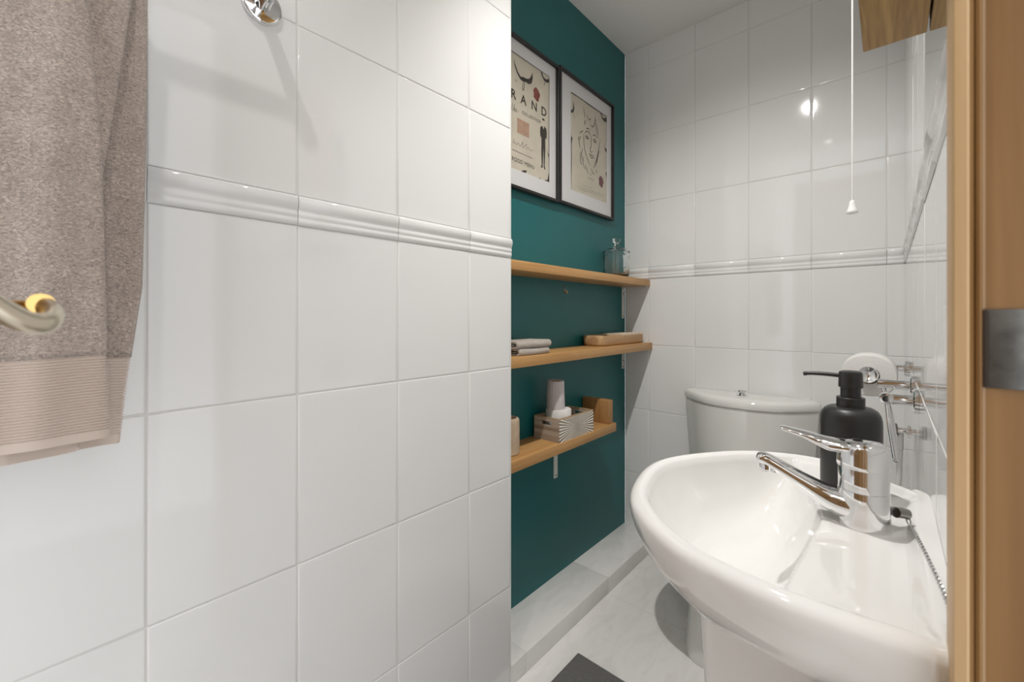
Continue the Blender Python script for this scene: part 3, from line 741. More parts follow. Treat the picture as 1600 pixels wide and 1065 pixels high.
# folded cloths
def napkin(label, z, y0, y1, xf, hh, seed):
    rr = random.Random(seed)
    t = thing('folded_cloth', label, 'cloth', ((xf - 0.055), (y0 + y1) / 2, z), 'folded cloths on the middle shelf')
    th = hh / 2 * 0.56
    # U shaped fold opening to the back, rounded edge to the front
    def ring(y, k):
        e = min(1.0, (k + 0.4) / 3.0)
        lift = 0.0012 * math.sin(y * 60 + seed)
        bx = xf - 0.002 * (1 - e) + 0.0012 * math.sin(y * 45 + seed)
        out, inn = [], []
        r = hh / 2
        ri = max(0.0006, r - th)
        for q in range(12): out.append((-0.912 + (bx - r + 0.912) * q / 11, y, z + hh + lift * (q / 11)))
        for q in range(1, 10):
            a = math.radians(90 - 180 * q / 9); out.append((bx - r + r * math.cos(a), y, z + r + r * math.sin(a) + lift * (1 - q / 9)))
        for q in range(1, 12): out.append((bx - r - (bx - r + 0.912) * q / 11, y, z))
        for q in range(12): inn.append((-0.912 + (bx - r + 0.912) * q / 11, y, z + r - ri))
        for q in range(1, 6):
            a = math.radians(-90 + 180 * q / 6); inn.append((bx - r + ri * math.cos(a), y, z + r + ri * math.sin(a)))
        for q in range(12): inn.append((bx - r - (bx - r + 0.912) * q / 11, y, z + r + ri))
        return out + inn
    bm = bmesh.new(); n = 14
    bridge(bm, [ring(y0 + (y1 - y0) * k / n, min(k, n - k)) for k in range(n + 1)], True, True, True)
    obj('cloth', bm, M_NAPK, t, angle=50)
    bm = bmesh.new()
    tube(bm, [(xf - hh / 2 - 0.085 + 0.082 * k / 10, y0 + 0.0006, z + hh * 0.5) for k in range(11)], 0.0012, 6)
    obj('hem', bm, M_NAPK, t)
napkin('cream folded terry cloth lying underneath the other on the middle shelf', -0.1167, 0.938, 1.083, -0.8085, 0.0205, 1)
napkin('cream folded terry cloth lying on top of the other on the middle shelf', -0.0955, 0.930, 1.095, -0.8100, 0.0215, 5)

# wooden tray with a ribbed top
t = thing('wooden_tray', 'chunky mango wood tray with a ribbed top on the middle shelf', 'tray', (-0.882, 1.63, -0.1167))
bm = bmesh.new()
x0, x1, y0, y1, zb = -0.930, -0.832, 1.445, 1.822, -0.1167
rings = []
for d, z in ((0.010, 0.0), (0.004, 0.004), (0.0012, 0.012), (0.0, 0.022), (0.0, 0.036), (0.0015, 0.0395), (0.004, 0.041), (0.008, 0.041), (0.011, 0.039), (0.013, 0.034)):
    rings.append([(p[0], p[1], zb + z) for p in rrect(x0 + d, x1 - d, y0 + d, y1 - d, max(0.004, 0.032 - d), 8)])
bridge(bm, rings, True, True, True)
obj('tray_body', bm, M_MANGO, t, angle=50)
bm = bmesh.new()
for k in range(24):
    yy = 1.605 + k * 0.0083
    box(bm, x0 + 0.010, x1 + 0.0010, yy, yy + 0.0036, zb + 0.0365, zb + 0.0455, 0.0010, 1)
obj('ribs', bm, M_NAPKR, t, label='row of fine raised ribs')

# beige canister, carved box, rolls and oak block on the lowest shelf
ZS = -0.4130
t = thing('canister', 'beige stone canister at the near end of lowest shelf', 'canister', (-0.868, 0.951, ZS))
wob = lambda a, h: 0.006 * math.sin(3 * a + h * 40)
obj('body', lathe(bmesh.new(), [(0.031, 0), (0.0345, 0.003), (0.0350, 0.02), (0.0345, 0.095), (0.0335, 0.103), (0.030, 0.108), (0.026, 0.1085), (0.024, 0.106), (0.0235, 0.098)], (-0.868, 0.951, ZS), 'Z', 40, True, True, wob), M_BEIGE, t)

bx0, bx1, by0, by1, bh = -0.9165, -0.8105, 1.1360, 1.3440, 0.0765
t = thing('carved_box', 'whitewashed wooden box with a carved sunburst front on the lowest shelf', 'box', (-0.8635, 1.24, ZS))
wt = 0.0085
bm = bmesh.new()
box(bm, bx0, bx1 - 0.002, by0, by1, ZS, ZS + 0.007)
box(bm, bx0, bx0 + wt, by0, by1, ZS + 0.007, ZS + bh - 0.002)
box(bm, bx1 - wt, bx1 - 0.002, by0, by1, ZS + 0.007, ZS + bh - 0.002)
for ya, yb in ((by0, by0 + wt), (by1 - wt, by1)):      # ends with a hand slot
    hx0, hx1, hz0, hz1 = bx0 + 0.028, bx1 - 0.032, ZS + 0.051, ZS + 0.064
    box(bm, bx0 + wt, hx0, ya, yb, ZS + 0.007, ZS + bh - 0.002); box(bm, hx1, bx1 - wt, ya, yb, ZS + 0.007, ZS + bh - 0.002)
    box(bm, hx0, hx1, ya, yb, ZS + 0.007, hz0); box(bm, hx0, hx1, ya, yb, hz1, ZS + bh - 0.002)
obj('box_body', bm, M_WASH, t, smooth=False)
bm = bmesh.new()
r_o = [(bx0, by0), (bx1, by0), (bx1, by1), (bx0, by1)]
r_i = [(bx0 + wt, by0 + wt), (bx1 - wt, by0 + wt), (bx1 - wt, by1 - wt), (bx0 + wt, by1 - wt)]
bridge(bm, [[(*p, ZS + bh - 0.002) for p in r_o], [(*p, ZS + bh) for p in r_o], [(*p, ZS + bh) for p in r_i], [(*p, ZS + bh - 0.002) for p in r_i]], True)
obj('rim', bm, M_WASHR, t, smooth=False, label='bare brown wood rim')
cp = obj('carved_panel', B(bx1 - 0.002, bx1 + 0.0012, by0, by1, ZS, ZS + bh - 0.002, 0.0006), M_STAR, t, smooth=False, label='white panel carved with a sunburst')
# put the panel's own origin in its middle so that the rays spread from there
cc = Vector((bx1, (by0 + by1) / 2, ZS + bh / 2)) - ROOT[t.name]
cp.data.transform(Matrix.Translation(-cc)); cp.location = cc

RC = (-0.8650, 1.2060, ZS + 0.0072)
t = thing('toilet_roll', 'white toilet roll standing inside the carved box', 'toilet roll', RC)
obj('paper', lathe(bmesh.new(), [(0.019, 0.0), (0.042, 0.0), (0.0436, 0.002), (0.0438, 0.045), (0.0432, 0.086), (0.0415, 0.0885), (0.030, 0.0888), (0.0195, 0.0885), (0.019, 0.086)], RC, 'Z', 48, False, False, lambda a, h: 0.02 * math.sin(2 * a + 1) * (h > 0.04)), M_ROLL, t)
obj('core', lathe(bmesh.new(), [(0.0192, 0.0002), (0.0192, 0.088), (0.0180, 0.088), (0.0180, 0.0002)], RC, 'Z', 32, False, False), M_CARD, t)
R2 = (-0.8690, 1.1950, RC[2] + 0.0890)
t = thing('toilet_roll', 'slim nearly used up roll standing upright on top of the boxed toilet roll', 'toilet roll', R2)
obj('paper', lathe(bmesh.new(), [(0.0185, 0.0), (0.0305, 0.0), (0.0312, 0.003), (0.0300, 0.06), (0.0287, 0.094), (0.0275, 0.0962), (0.022, 0.0955), (0.0185, 0.094)], R2, 'Z', 40, False, False, lambda a, h: 0.018 * math.sin(2 * a + 0.6) + 0.008 * math.sin(5 * a + h * 30)), M_ROLL2, t)
bm = bmesh.new()
tube(bm, [(R2[0] + (0.0318 - 0.0024 * k / 8) * math.cos(-1.2), R2[1] + (0.0318 - 0.0024 * k / 8) * math.sin(-1.2), R2[2] + 0.002 + 0.091 * k / 8) for k in range(9)], 0.0007, 5)
obj('loose_edge', bm, M_ROLL, t)
obj('core', lathe(bmesh.new(), [(0.0186, 0.0002), (0.0186, 0.0935), (0.0172, 0.0935), (0.0172, 0.0002)], R2, 'Z', 32, False, False), M_CARD, t)
o = obj('bookend', B(XT + 0.004, -0.8127, 1.460, 1.4925, ZS, ZS + 0.0905, 0.0015), M_OAKZ)
tag(o, 'upright oak block standing at the far end of lowest shelf', 'bookend')

# ------------------------------------------------------------------ basin, pedestal, tap
ZR = -0.225
C0 = Vector((-0.110, 0.615))
outl = [(-0.2600, 0.524), (-0.2835, 0.625), (-0.2650, 0.704), (-0.2020, 0.794), (-0.1350, 0.834), (-0.0800, 0.8385), (-0.0300, 0.812), (0.0040, 0.780), (0.0290, 0.757), (0.0335, 0.735), (0.0338, 0.700), (0.0346, 0.600), (0.0354, 0.500), (0.0358, 0.440), (0.0360, 0.415), (0.0335, 0.4055), (0.0240, 0.4030), (0.010, 0.4025), (-0.035, 0.3985), (-0.0765, 0.3985), (-0.129, 0.4085), (-0.168, 0.4240), (-0.2180, 0.4640)]
OL = [Vector((p.x, p.y)) for p in spline([(a, b, 0) for a, b in outl], 12, True)]
NO = len(OL)
def onorm(i):
    tg = OL[(i + 1) % NO] - OL[(i - 1) % NO]
    n = Vector((-tg.y, tg.x)).normalized()
    if n.dot(C0 - OL[i]) < 0: n = -n
    return n
NRM = [onorm(i) for i in range(NO)]
for _ in range(3): NRM = [(NRM[i - 1] + NRM[i] * 2 + NRM[(i + 1) % NO]).normalized() for i in range(NO)]
def inset(i, d):
    r = (C0 - OL[i]); u = r.normalized()
    return OL[i] + u * (d / max(0.42, u.dot(NRM[i])))
def dist_out(p):
    b = 9
    for i in range(NO):
        a, c = OL[i], OL[(i + 1) % NO]; e = c - a; tt = max(0, min(1, (p - a).dot(e) / max(e.dot(e), 1e-12)))
        b = min(b, (a + e * tt - p).length)
    return b
def deck_line(y):
    d = (0.5987 - y)
    return -0.0615 - (0.055 * d if d > 0 else -0.26 * d)
def sstep(t): t = max(0.0, min(1.0, t)); return t * t * (3 - 2 * t)
def top_z(p, d):
    d = max(d, 0.012 * sstep((p.x - 0.012) / 0.014) * sstep((p.y - 0.43) / 0.03))        # no rolled edge where the basin meets the wall
    if d < 0.012:
        return ZR - 0.012 + math.sqrt(max(0, 0.012 ** 2 - (0.012 - d) ** 2))
    z = ZR - 0.0065 * sstep((d - 0.0135) / 0.013)
    a = d - 0.0215
    b = deck_line(p.y) - p.x
    if a > 0 and b > 0:
        b *= 1.5; k = 0.016
        s = max(0.0, a * b / (a + b) * 1.25)          # smooth lesser of the two distances
        u = min(1.0, s / 0.075)
        z -= 0.100 * (1 - (1 - u) ** 2.0)
    return z
def basin():
    bm = bmesh.new(); rings = []
    wallf = [max(0, min(1, (0.02 - OL[i].x) / 0.05)) for i in range(NO)]
    for ins, dz in ((0.112, -0.111), (0.100, -0.109), (0.078, -0.100), (0.052, -0.087), (0.030, -0.074), (0.014, -0.056), (0.0060, -0.040), (0.0016, -0.026), (0.0002, -0.018)):
        r = []
        for i in range(NO):
            f = ins * (0.12 + 0.88 * wallf[i])
            lim = (C0 - OL[i]).length * 0.62
            p = OL[i] + NRM[i] * min(f, lim)
            if ins > 0.05: q = OL[i] + (C0 - OL[i]).normalized() * min(f * 1.05, lim); p = p * 0.4 + q * 0.6
            r.append((p.x, p.y, ZR + dz))
        rings.append(r)
    for d in (0.0, 0.0006, 0.0016, 0.0032, 0.005, 0.0075, 0.010, 0.012, 0.014, 0.0165, 0.019, 0.0215):
        r = []
        for i in range(NO):
            p = inset(i, d)
            z = top_z(p, d) if d <= 0.012 else top_z(p, d)
            r.append((p.x, p.y, z))
        rings.append(r)
    base = [inset(i, 0.0215) for i in range(NO)]
    M = 64
    for k in range(1, M):
        t_ = k / M; r = []
        for i in range(NO):
            p = base[i] * (1 - t_) + C0 * t_
            r.append((p.x, p.y, top_z(p, max(0.0215, dist_out(p)))))
        rings.append(r)
    vr = bridge(bm, rings, True, True, False)
    c = bm.verts.new((C0.x, C0.y, top_z(C0, dist_out(C0))))
    last = vr[-1]
    for i in range(NO): bm.faces.new((last[i], last[(i + 1) % NO], c))
    return bm
ZPT = -0.330
t = thing('basin', 'white ceramic pedestal basin fixed to right wall with a chrome mixer tap', 'basin', (-0.10, 0.62, FL))
obj('bowl', basin(), M_CERAM, t, angle=0)
bm = bmesh.new()
sec0 = [(p[0], p[1]) for p in rrect(-0.1735, -0.058, 0.535, 0.705, 0.016, 6)]
rings = []
for z, g in ((FL, 0.006), (FL + 0.012, 0.004), (FL + 0.05, 0.0), (-0.70, -0.003), (-0.45, 0.0), (-0.36, 0.004), (ZPT, 0.012)):
    rings.append([(-0.115 + (p[0] + 0.115) * (1 + g / 0.06), 0.62 + (p[1] - 0.62) * (1 + g / 0.085), z) for p in sec0])
bridge(bm, rings, True, True, True)
obj('pedestal', bm, M_CERAM, t, angle=60)

TA = (-0.0258, 0.6153, ZR - 0.0068)
tp = thing('mixer_tap', 'chrome single lever mixer tap standing on the white basin', 'tap', TA)
ax, ay, az = TA
obj('tap_body', lathe(bmesh.new(), [(0.0240, 0.0), (0.0242, 0.0025), (0.0238, 0.006), (0.0234, 0.02), (0.0230, 0.0385), (0.0227, 0.0398), (0.0221, 0.0402)], TA, 'Z', 56, True, True), M_CHROME, tp, angle=30)
obj('cartridge_sleeve', lathe(bmesh.new(), [(0.0216, 0.0400), (0.0225, 0.0405), (0.0226, 0.0425), (0.0226, 0.0630), (0.0221, 0.0640)], TA, 'Z', 56, True, True), M_CHROME, tp, angle=30)
cap = obj('handle_cap', lathe(bmesh.new(), [(0.0216, 0.0638), (0.0237, 0.0646), (0.0240, 0.0670), (0.0234, 0.0800), (0.0224, 0.0850), (0.0200, 0.0895), (0.0152, 0.0925), (0.0080, 0.0940), (0.0, 0.0943)], TA, 'Z', 56, True, False), M_CHROME, tp, angle=30)
def oval(path, dims, seg=24):
    bm = bmesh.new(); tube(bm, path, dims, seg, True); return bm
def dense(ctrl, n):
    """ctrl: (x, z, half width, half height) -> path along -X at the tap's axis"""
    pts = spline([(c[0], 0, c[1]) for c in ctrl], n); dm = spline([(c[2], c[3], 0) for c in ctrl], n)
    return [(p.x, ay, p.z) for p in pts], [(max(d.x, 5e-4), max(d.y, 4e-4)) for d in dm]
pth, dm = dense([(ax + 0.004, az + 0.0185, 0.0220, 0.0175), (ax - 0.018, az + 0.0195, 0.0205, 0.0165), (ax - 0.036, az + 0.0250, 0.0165, 0.0125), (ax - 0.056, az + 0.0345, 0.0135, 0.0095), (ax - 0.076, az + 0.0440, 0.0120, 0.0082), (ax - 0.092, az + 0.0510, 0.0110, 0.0076), (ax - 0.1005, az + 0.0535, 0.0110, 0.0070), (ax - 0.1045, az + 0.0538, 0.0070, 0.0040)], 6)
sp = obj('spout', oval(pth, dm), M_CHROME, tp, angle=50)
obj('aerator', lathe(bmesh.new(), [(0.0085, 0.0), (0.0098, 0.001), (0.0098, 0.010), (0.0090, 0.012)], (ax - 0.0925, ay, az + 0.0375), 'Z', 28), M_CHROME, tp)
pth, dm = dense([(ax + 0.004, az + 0.0855, 0.0180, 0.0050), (ax - 0.014, az + 0.0850, 0.0195, 0.0070), (ax - 0.028, az + 0.0845, 0.0175, 0.0078), (ax - 0.040, az + 0.0870, 0.0135, 0.0062), (ax - 0.054, az + 0.0910, 0.0115, 0.0042), (ax - 0.068, az + 0.0935, 0.0090, 0.0033), (ax - 0.077, az + 0.0948, 0.0082, 0.0030), (ax - 0.0785, az + 0.0949, 0.0074, 0.0024)], 6)
obj('lever', oval(pth, dm), M_CHROME, tp, angle=50)
obj('indicator', lathe(bmesh.new(), [(0.0042, 0.0), (0.0042, 0.0012), (0.0, 0.0016)], (ax - 0.002, ay, az + 0.0925), 'Z', 16, False, False), M_CHROMED, tp)

# plug chain
t = thing('plug_chain', 'silver plug chain trailing from the tap across the basin', 'chain', (0.012, 0.60, ZR - 0.006))
obj('eyelet', tube(bmesh.new(), [(0.001, 0.6270, -0.2140), (0.0065, 0.6340, -0.2155), (0.0105, 0.6375, -0.2170)], 0.0056, 14), M_CHROMED, t)
lk = bmesh.new()
loop = [(0.0095 + 0.0030 * math.cos(a) * 0.4 + 0.0035 * (0.5 + 0.5 * math.sin(a)), 0.6390 - 0.0130 * (0.5 + 0.5 * math.sin(a)) + 0.0016 * math.cos(a), -0.2165 - 0.0085 * (0.5 + 0.5 * math.sin(a)) + 0.0012 * math.cos(a)) for a in [2 * math.pi * k / 20 for k in range(21)]]
obj('clasp', tube(lk, loop, 0.0007, 8, False), M_CHROME, t)
pl2 = [(0.0136, 0.628), (0.0160, 0.608), (0.0196, 0.578), (0.0236, 0.545), (0.0270, 0.515), (0.0298, 0.487), (0.0312, 0.462), (0.0300, 0.440)]
pc = spline([(x, y, top_z(Vector((x, y)), dist_out(Vector((x, y)))) + 0.0022) for x, y in pl2], 60)
bm = bmesh.new(); acc = 0; kk = 0; prev = pc[0]
for q in range(1, len(pc)):
    acc += (pc[q] - prev).length; prev = pc[q]
    if acc >= 0.0030:
        acc = 0; kk += 1
        tg = (pc[min(q + 3, len(pc) - 1)] - pc[q - 1]).normalized(); sv = tg.cross(Vector((0, 0, 1))).normalized(); u = sv.cross(tg)
        sd = (sv * 0.85 + u * 0.5) if kk % 2 else (u * 0.85 - sv * 0.5)
        lp = [pc[q] + tg * (0.0024 * math.cos(a)) + sd * (0.0015 * math.sin(a)) for a in [2 * math.pi * k / 12 for k in range(13)]]
        tube(bm, lp, 0.0006, 6, False)
obj('chain', bm, M_CHROME, t)

# soap dispenser
DC = (-0.0428, 0.7133, ZR - 0.0068)
t = thing('soap_dispenser', 'matte black soap dispenser with a pump standing behind the mixer tap', 'soap dispenser', DC)
obj('bottle', lathe(bmesh.new(), [(0.0292, 0.0), (0.0312, 0.0015), (0.0324, 0.005), (0.0326, 0.015), (0.0326, 0.093), (0.0322, 0.099), (0.0308, 0.1050), (0.0280, 0.1098), (0.0237, 0.1128), (0.0186, 0.1138), (0.0150, 0.1140)], DC, 'Z', 64), M_BLACKM, t)
obj('collar', lathe(bmesh.new(), [(0.0152, 0.1138), (0.0152, 0.1255), (0.0146, 0.1262), (0.0118, 0.1262)], DC, 'Z', 40), M_BLACKP, t, angle=30)
obj('pump_head', lathe(bmesh.new(), [(0.0109, 0.1262), (0.0109, 0.1385), (0.0128, 0.1390), (0.0131, 0.1400), (0.0126, 0.1575), (0.0118, 0.1592), (0.0087, 0.1604), (0.0, 0.1608)], DC, 'Z', 40, True, False), M_BLACKP, t, angle=30)
noz = spline([(DC[0] - 0.012, DC[1], DC[2] + 0.1535), (DC[0] - 0.030, DC[1], DC[2] + 0.1540), (DC[0] - 0.045, DC[1], DC[2] + 0.1535), (DC[0] - 0.0515, DC[1], DC[2] + 0.1520)], 6)
obj('nozzle', tube(bmesh.new(), noz, [(0.0036, 0.0028)] * (len(noz) - 1) + [(0.0030, 0.0024)], 14), M_BLACKP, t)

# ------------------------------------------------------------------ toilet
TX = -0.414
t = thing('toilet', 'white close coupled toilet against the tiled back wall, mostly behind the basin', 'toilet', (TX, 1.50, FL))
bm = bmesh.new(); rings = []
def pan_ring(hw, yf, yb, z, e=2.3, n=48):
    cy = (yf + yb) / 2; hl = (yb - yf) / 2; r = []
    for k in range(n):
        a = 2 * math.pi * k / n; c, s = math.cos(a), math.sin(a)
        r.append((TX + hw * math.copysign(abs(c) ** (2 / e), c), cy + hl * math.copysign(abs(s) ** (2 / e), s), z))
    return r
for hw, yf, yb, z in ((0.088, 1.282, 1.70, FL), (0.089, 1.279, 1.70, FL + 0.012), (0.085, 1.288, 1.69, FL + 0.05), (0.080, 1.297, 1.68, FL + 0.12), (0.082, 1.290, 1.69, FL + 0.19), (0.125, 1.235, 1.73, FL + 0.27), (0.160, 1.205, 1.80, FL + 0.34), (0.174, 1.190, 1.825, FL + 0.385), (0.172, 1.193, 1.825, FL + 0.398), (0.150, 1.22, 1.60, FL + 0.398), (0.125, 1.26, 1.56, FL + 0.34), (0.06, 1.32, 1.50, FL + 0.22)):
    rings.append(pan_ring(hw, yf, yb, z))
bridge(bm, rings, True, True, True)
obj('pan', bm, M_CERAM2, t, angle=60)
bm = bmesh.new(); rings = []
for hw, yf, yb, z in ((0.176, 1.188, 1.615, 0.400), (0.179, 1.185, 1.618, 0.406), (0.178, 1.186, 1.617, 0.416), (0.165, 1.198, 1.606, 0.430), (0.10, 1.26, 1.56, 0.434)):
    rings.append(pan_ring(hw, yf, yb, FL + z, 2.1))
bridge(bm, rings, True, True, True)
obj('seat_lid', bm, M_WPLAS, t, angle=60)
for sx in (-0.07, 0.07):
    obj('hinge', lathe(bmesh.new(), [(0.011, 0), (0.011, 0.016), (0.008, 0.02)], (TX + sx, 1.628, FL + 0.398), 'Z', 20), M_CHROME, t)
def bow(hw, yb, yf, r, z, n=28):
    """cistern plan: straight back on the wall, bowed front, rounded ends"""
    pts = []
    for k in range(n + 1):
        a = -1 + 2 * k / n
        x = hw * math.sin(a * math.pi / 2); y = yf + (yb - 0.055 - yf) * (abs(x) / hw) ** 2.6
        pts.append((TX + x, y, z))
    pts.append((TX + hw, yb - 0.02, z)); pts.append((TX + hw - 0.006, yb - 0.004, z)); pts.append((TX + hw - 0.02, yb, z))
    pts.append((TX - hw + 0.02, yb, z)); pts.append((TX - hw + 0.006, yb - 0.004, z)); pts.append((TX - hw, yb - 0.02, z))
    return pts
ZC = -0.3270
rings = []
for g, z in ((-0.035, FL + 0.398), (-0.030, FL + 0.41), (-0.012, -0.52), (-0.004, -0.42), (0.0, -0.345), (0.0, ZC)):
    rings.append(bow(0.2210 + g, YB - 0.002, 1.652 - g * 0.6, 0.03, z))
bm = bmesh.new(); bridge(bm, rings, True, True, True)
obj('cistern', bm, M_CERAM2, t, angle=50)
rings = []
for g, z in ((0.0005, ZC + 0.0012), (0.004, ZC + 0.003), (0.0055, ZC + 0.010), (0.0045, ZC + 0.022), (0.000, ZC + 0.029), (-0.010, ZC + 0.0335), (-0.030, ZC + 0.036)):
    rings.append(bow(0.2210 + g, YB - 0.0015 - max(0, -g) * 0.5, 1.650 - g, 0.03, z))
bm = bmesh.new(); bridge(bm, rings, True, True, True)
obj('cistern_lid', bm, M_CERAM2, t, angle=50)
fb = obj('flush_button', lathe(bmesh.new(), [(0.020, 0.0), (0.0205, 0.002), (0.019, 0.0035), (0.011, 0.004), (0.010, 0.009), (0.0135, 0.0125), (0.0150, 0.016), (0.0140, 0.0195), (0.008, 0.0215), (0.0, 0.0218)], (TX - 0.004, 1.738, ZC + 0.0345), 'Z', 32, True, False), M_CHROME, t)

# ------------------------------------------------------------------ on the right wall
# toilet roll on its holder
py, pz = 1.4815, -0.1330
HX, HZ = -0.0480, -0.1420
t = thing('roll_holder', 'chrome toilet roll holder carrying a white roll on right wall above the cistern', 'toilet roll holder', (wx(py), py, pz))
obj('wall_plate', lathe(bmesh.new(), [(0.0200, -0.0005), (0.0200, -0.008), (0.0175, -0.010), (0.008, -0.010)], (wx(py), py, pz), 'X', 32), M_CHROME, t, angle=30)
pth = spline([(wx(py) - 0.006, py, pz), (-0.010, py, pz), (-0.034, py, pz - 0.002), (-0.0465, py - 0.006, pz - 0.006), (HX, py - 0.025, HZ), (HX, py - 0.06, HZ), (HX, 1.365, HZ)], 5)
obj('arm', tube(bmesh.new(), pth, 0.0082, 18), M_CHROME, t)
obj('end_cap', lathe(bmesh.new(), [(0.0, -0.004), (0.010, -0.0055), (0.0165, -0.0110), (0.0190, -0.0120), (0.0200, -0.0095), (0.0195, -0.0060), (0.012, -0.001), (0.011, 0.010), (0.0, 0.012)], (HX, 1.364, HZ), 'Y', 36, False, False), M_CHROME, t, angle=60)
t = thing('toilet_roll', 'white toilet roll on the chrome holder on right wall', 'toilet roll', (HX, 1.42, HZ - 0.06))
obj('paper', lathe(bmesh.new(), [(0.0215, -0.05), (0.046, -0.05), (0.0515, -0.0488), (0.0540, -0.045), (0.0545, 0.0), (0.0540, 0.045), (0.051, 0.05), (0.0215, 0.05)], (HX, 1.422, HZ - 0.004), 'Y', 56, False, False, lambda a, h: -0.05 * math.cos(4 * a) * 0.35 + 0.03 * math.cos(2 * a)), M_ROLL, t)
obj('core', lathe(bmesh.new(), [(0.0218, -0.0502), (0.0218, 0.0502), (0.0205, 0.0502), (0.0205, -0.0502)], (HX, 1.422, HZ - 0.004), 'Y', 32, False, False), M_CARD, t)

# hinged paper holder without a roll
y1, z1, y2, z2 = 1.0283, -0.1485, 1.1696, -0.1390
t = thing('paper_holder', 'empty chrome two-post paper holder with a hanging swing bar on right wall', 'paper holder', (wx(1.1), 1.1, -0.145))
for yy, zz, xe in ((y1, z1, -0.0165), (y2, z2, -0.0265)):
    obj('wall_plate', lathe(bmesh.new(), [(0.0215, -0.0005), (0.0215, -0.006), (0.020, -0.0075), (0.009, -0.0075)], (wx(yy), yy, zz), 'X', 32), M_CHROME, t, angle=30)
    obj('post', lathe(bmesh.new(), [(0.0092, -0.005), (0.0092, -(wx(yy) - xe) + 0.001), (0.0085, -(wx(yy) - xe))], (wx(yy), yy, zz), 'X', 28), M_CHROME, t, angle=30)
obj('pivot', lathe(bmesh.new(), [(0.0, 0.006), (0.0105, 0.006), (0.0105, -0.008), (0.0095, -0.0100), (0.0062, -0.0104), (0.0056, -0.0092), (0.0, -0.0092)], (-0.0110, y1 - 0.004, z1 + 0.001), 'Y', 32, False, False), M_CHROME, t, angle=30)
pth = [Vector(p) for p in ((-0.0092, y1 - 0.009, z1 - 0.006), (-0.006, y1 - 0.009, z1 - 0.045), (0.0005, y1 - 0.009, z1 - 0.098), (0.0012, y1 - 0.004, z1 - 0.106), (0.0008, y1 + 0.010, z1 - 0.108), (0.0002, y2 - 0.012, z2 - 0.104), (-0.0008, y2 - 0.001, z2 - 0.098), (-0.006, y2, z2 - 0.060), (-0.0180, y2, z2 - 0.004))]
pth = spline(pth, 6)
obj('swing_bar', tube(bmesh.new(), pth, 0.0042, 14), M_CHROME, t)

# small stop valve by the cistern
t = thing('stop_valve', 'small chrome stop valve knob low on right wall near the cistern', 'valve', (wx(1.465), 1.465, -0.289))
obj('valve_stem', lathe(bmesh.new(), [(0.016, -0.0005), (0.016, -0.004), (0.008, -0.006), (0.008, -0.024), (0.005, -0.026)], (wx(1.465), 1.465, -0.289), 'X', 24), M_CHROME, t, angle=30)
obj('knob', lathe(bmesh.new(), [(0.010, -0.022), (0.0165, -0.024), (0.0170, -0.034), (0.013, -0.038), (0.0, -0.039)], (wx(1.465), 1.465, -0.289), 'X', 24, True, False), M_CHROMED, t, angle=30)
obj('tail_pipe', tube(bmesh.new(), spline([(0.012, 1.465, -0.296), (0.010, 1.465, -0.36), (0.004, 1.49, -0.46), (-0.03, 1.56, -0.56), (-0.10, 1.66, -0.60)], 8), 0.006, 12), M_WPLAS, t)

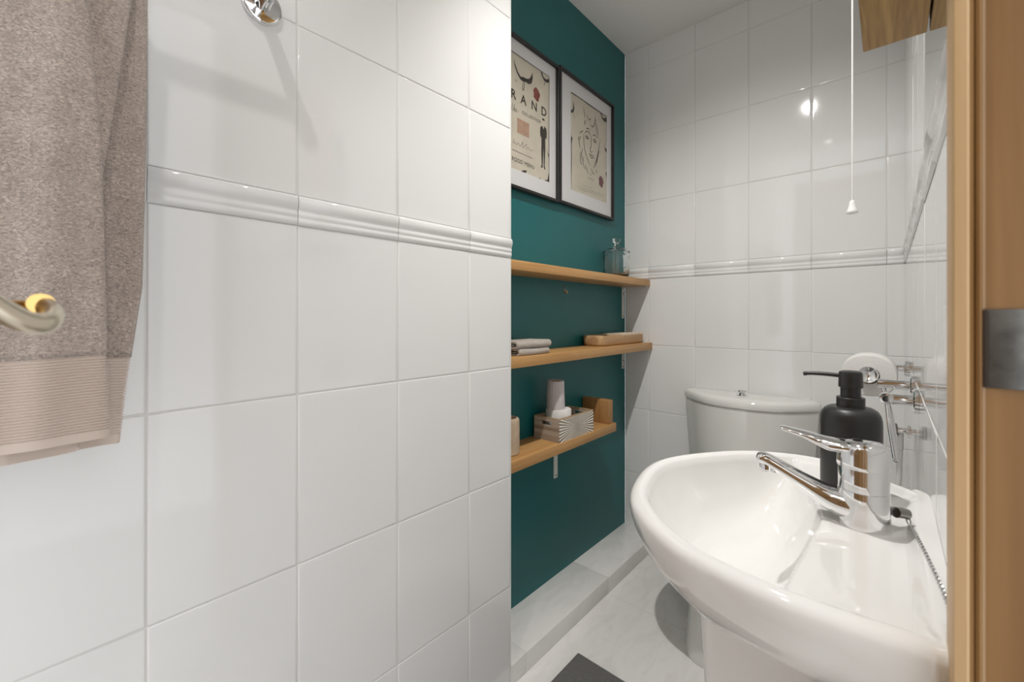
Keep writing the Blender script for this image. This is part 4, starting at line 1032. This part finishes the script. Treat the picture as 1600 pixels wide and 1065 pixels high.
# mirror strip and oak cabinet over the basin
t = thing('wall_mirror', 'frameless mirror fixed to right wall between the border tiles and oak cabinet', 'mirror', (wx(0.6) - 0.003, 0.60, 0.224))
def wbox(y0, y1, z0, z1, d0, d1, bev=0.0):
    bm = B(0, 1, y0, y1, z0, z1)
    for v in bm.verts: v.co.x = wx(v.co.y) - (d1 if v.co.x < 0.5 else d0)
    if bev: bmesh.ops.bevel(bm, geom=bm.edges[:], offset=bev, segments=2, affect='EDGES')
    return bm
obj('glass_panel', wbox(0.430, 0.789, 0.2235, 0.70, 0.0010, 0.0042), M_MIRROR, t, smooth=False)
obj('polished_edge', wbox(0.789, 0.7905, 0.2235, 0.70, 0.0010, 0.0048), M_WPLAS, t, smooth=False, label='bright polished edge')
t = thing('wall_cabinet', 'oak wall cabinet on right wall above the basin, seen from underneath', 'cabinet', (wx(0.58) - 0.03, 0.58, 0.3415))
obj('carcass', wbox(0.43, 0.7156, 0.3555, 0.80, 0.0052, 0.0440, 0.0008), M_CAB, t, smooth=False)
obj('door', wbox(0.43, 0.7156, 0.3580, 0.80, 0.0450, 0.0640, 0.0010), M_CAB, t, smooth=False)
obj('bottom_panel', wbox(0.43, 0.7156, 0.3415, 0.3550, 0.0054, 0.0645, 0.0006), M_CAB, t, smooth=False)

# white fitting beside the door frame
bm = wbox(0.455, 0.512, -0.042, 0.011, 0.0008, 0.0052)
bmesh.ops.bevel(bm, geom=bm.edges[:], offset=0.0020, segments=4, affect='EDGES')
o = obj('wall_fitting', bm, M_WPLAS)
tag(o, 'small white plastic fitting on right wall beside the wooden door frame', 'wall fitting')

# pull cord
t = thing('pull_cord', 'white light pull cord hanging from the ceiling with a bell shaped toggle', 'pull cord', (-0.0575, 1.0, 0.189))
obj('cord', lathe(bmesh.new(), [(0.0013, 0.020), (0.0013, CEIL - 0.189 - 0.012)], (-0.0575, 1.0, 0.189), 'Z', 10), M_WPLAS, t)
obj('toggle', lathe(bmesh.new(), [(0.0084, 0.0), (0.0090, 0.0015), (0.0086, 0.004), (0.0064, 0.010), (0.0048, 0.0165), (0.0042, 0.0215), (0.0034, 0.0228), (0.0, 0.0230)], (-0.0575, 1.0, 0.189), 'Z', 24, True, False), M_WPLAS, t)
obj('ceiling_switch', lathe(bmesh.new(), [(0.018, CEIL - 0.189 - 0.030), (0.030, CEIL - 0.189 - 0.022), (0.033, CEIL - 0.189 - 0.0003)], (-0.0575, 1.0, 0.189), 'Z', 32), M_WPLAS, t)

# bath mat
o = obj('bath_mat', B(-0.7065, -0.215, 0.455, 1.0855, FL + 0.0004, FL + 0.0085, 0.0035), M_MAT)
tag(o, 'dark grey bath mat on the white tiled floor', 'mat')
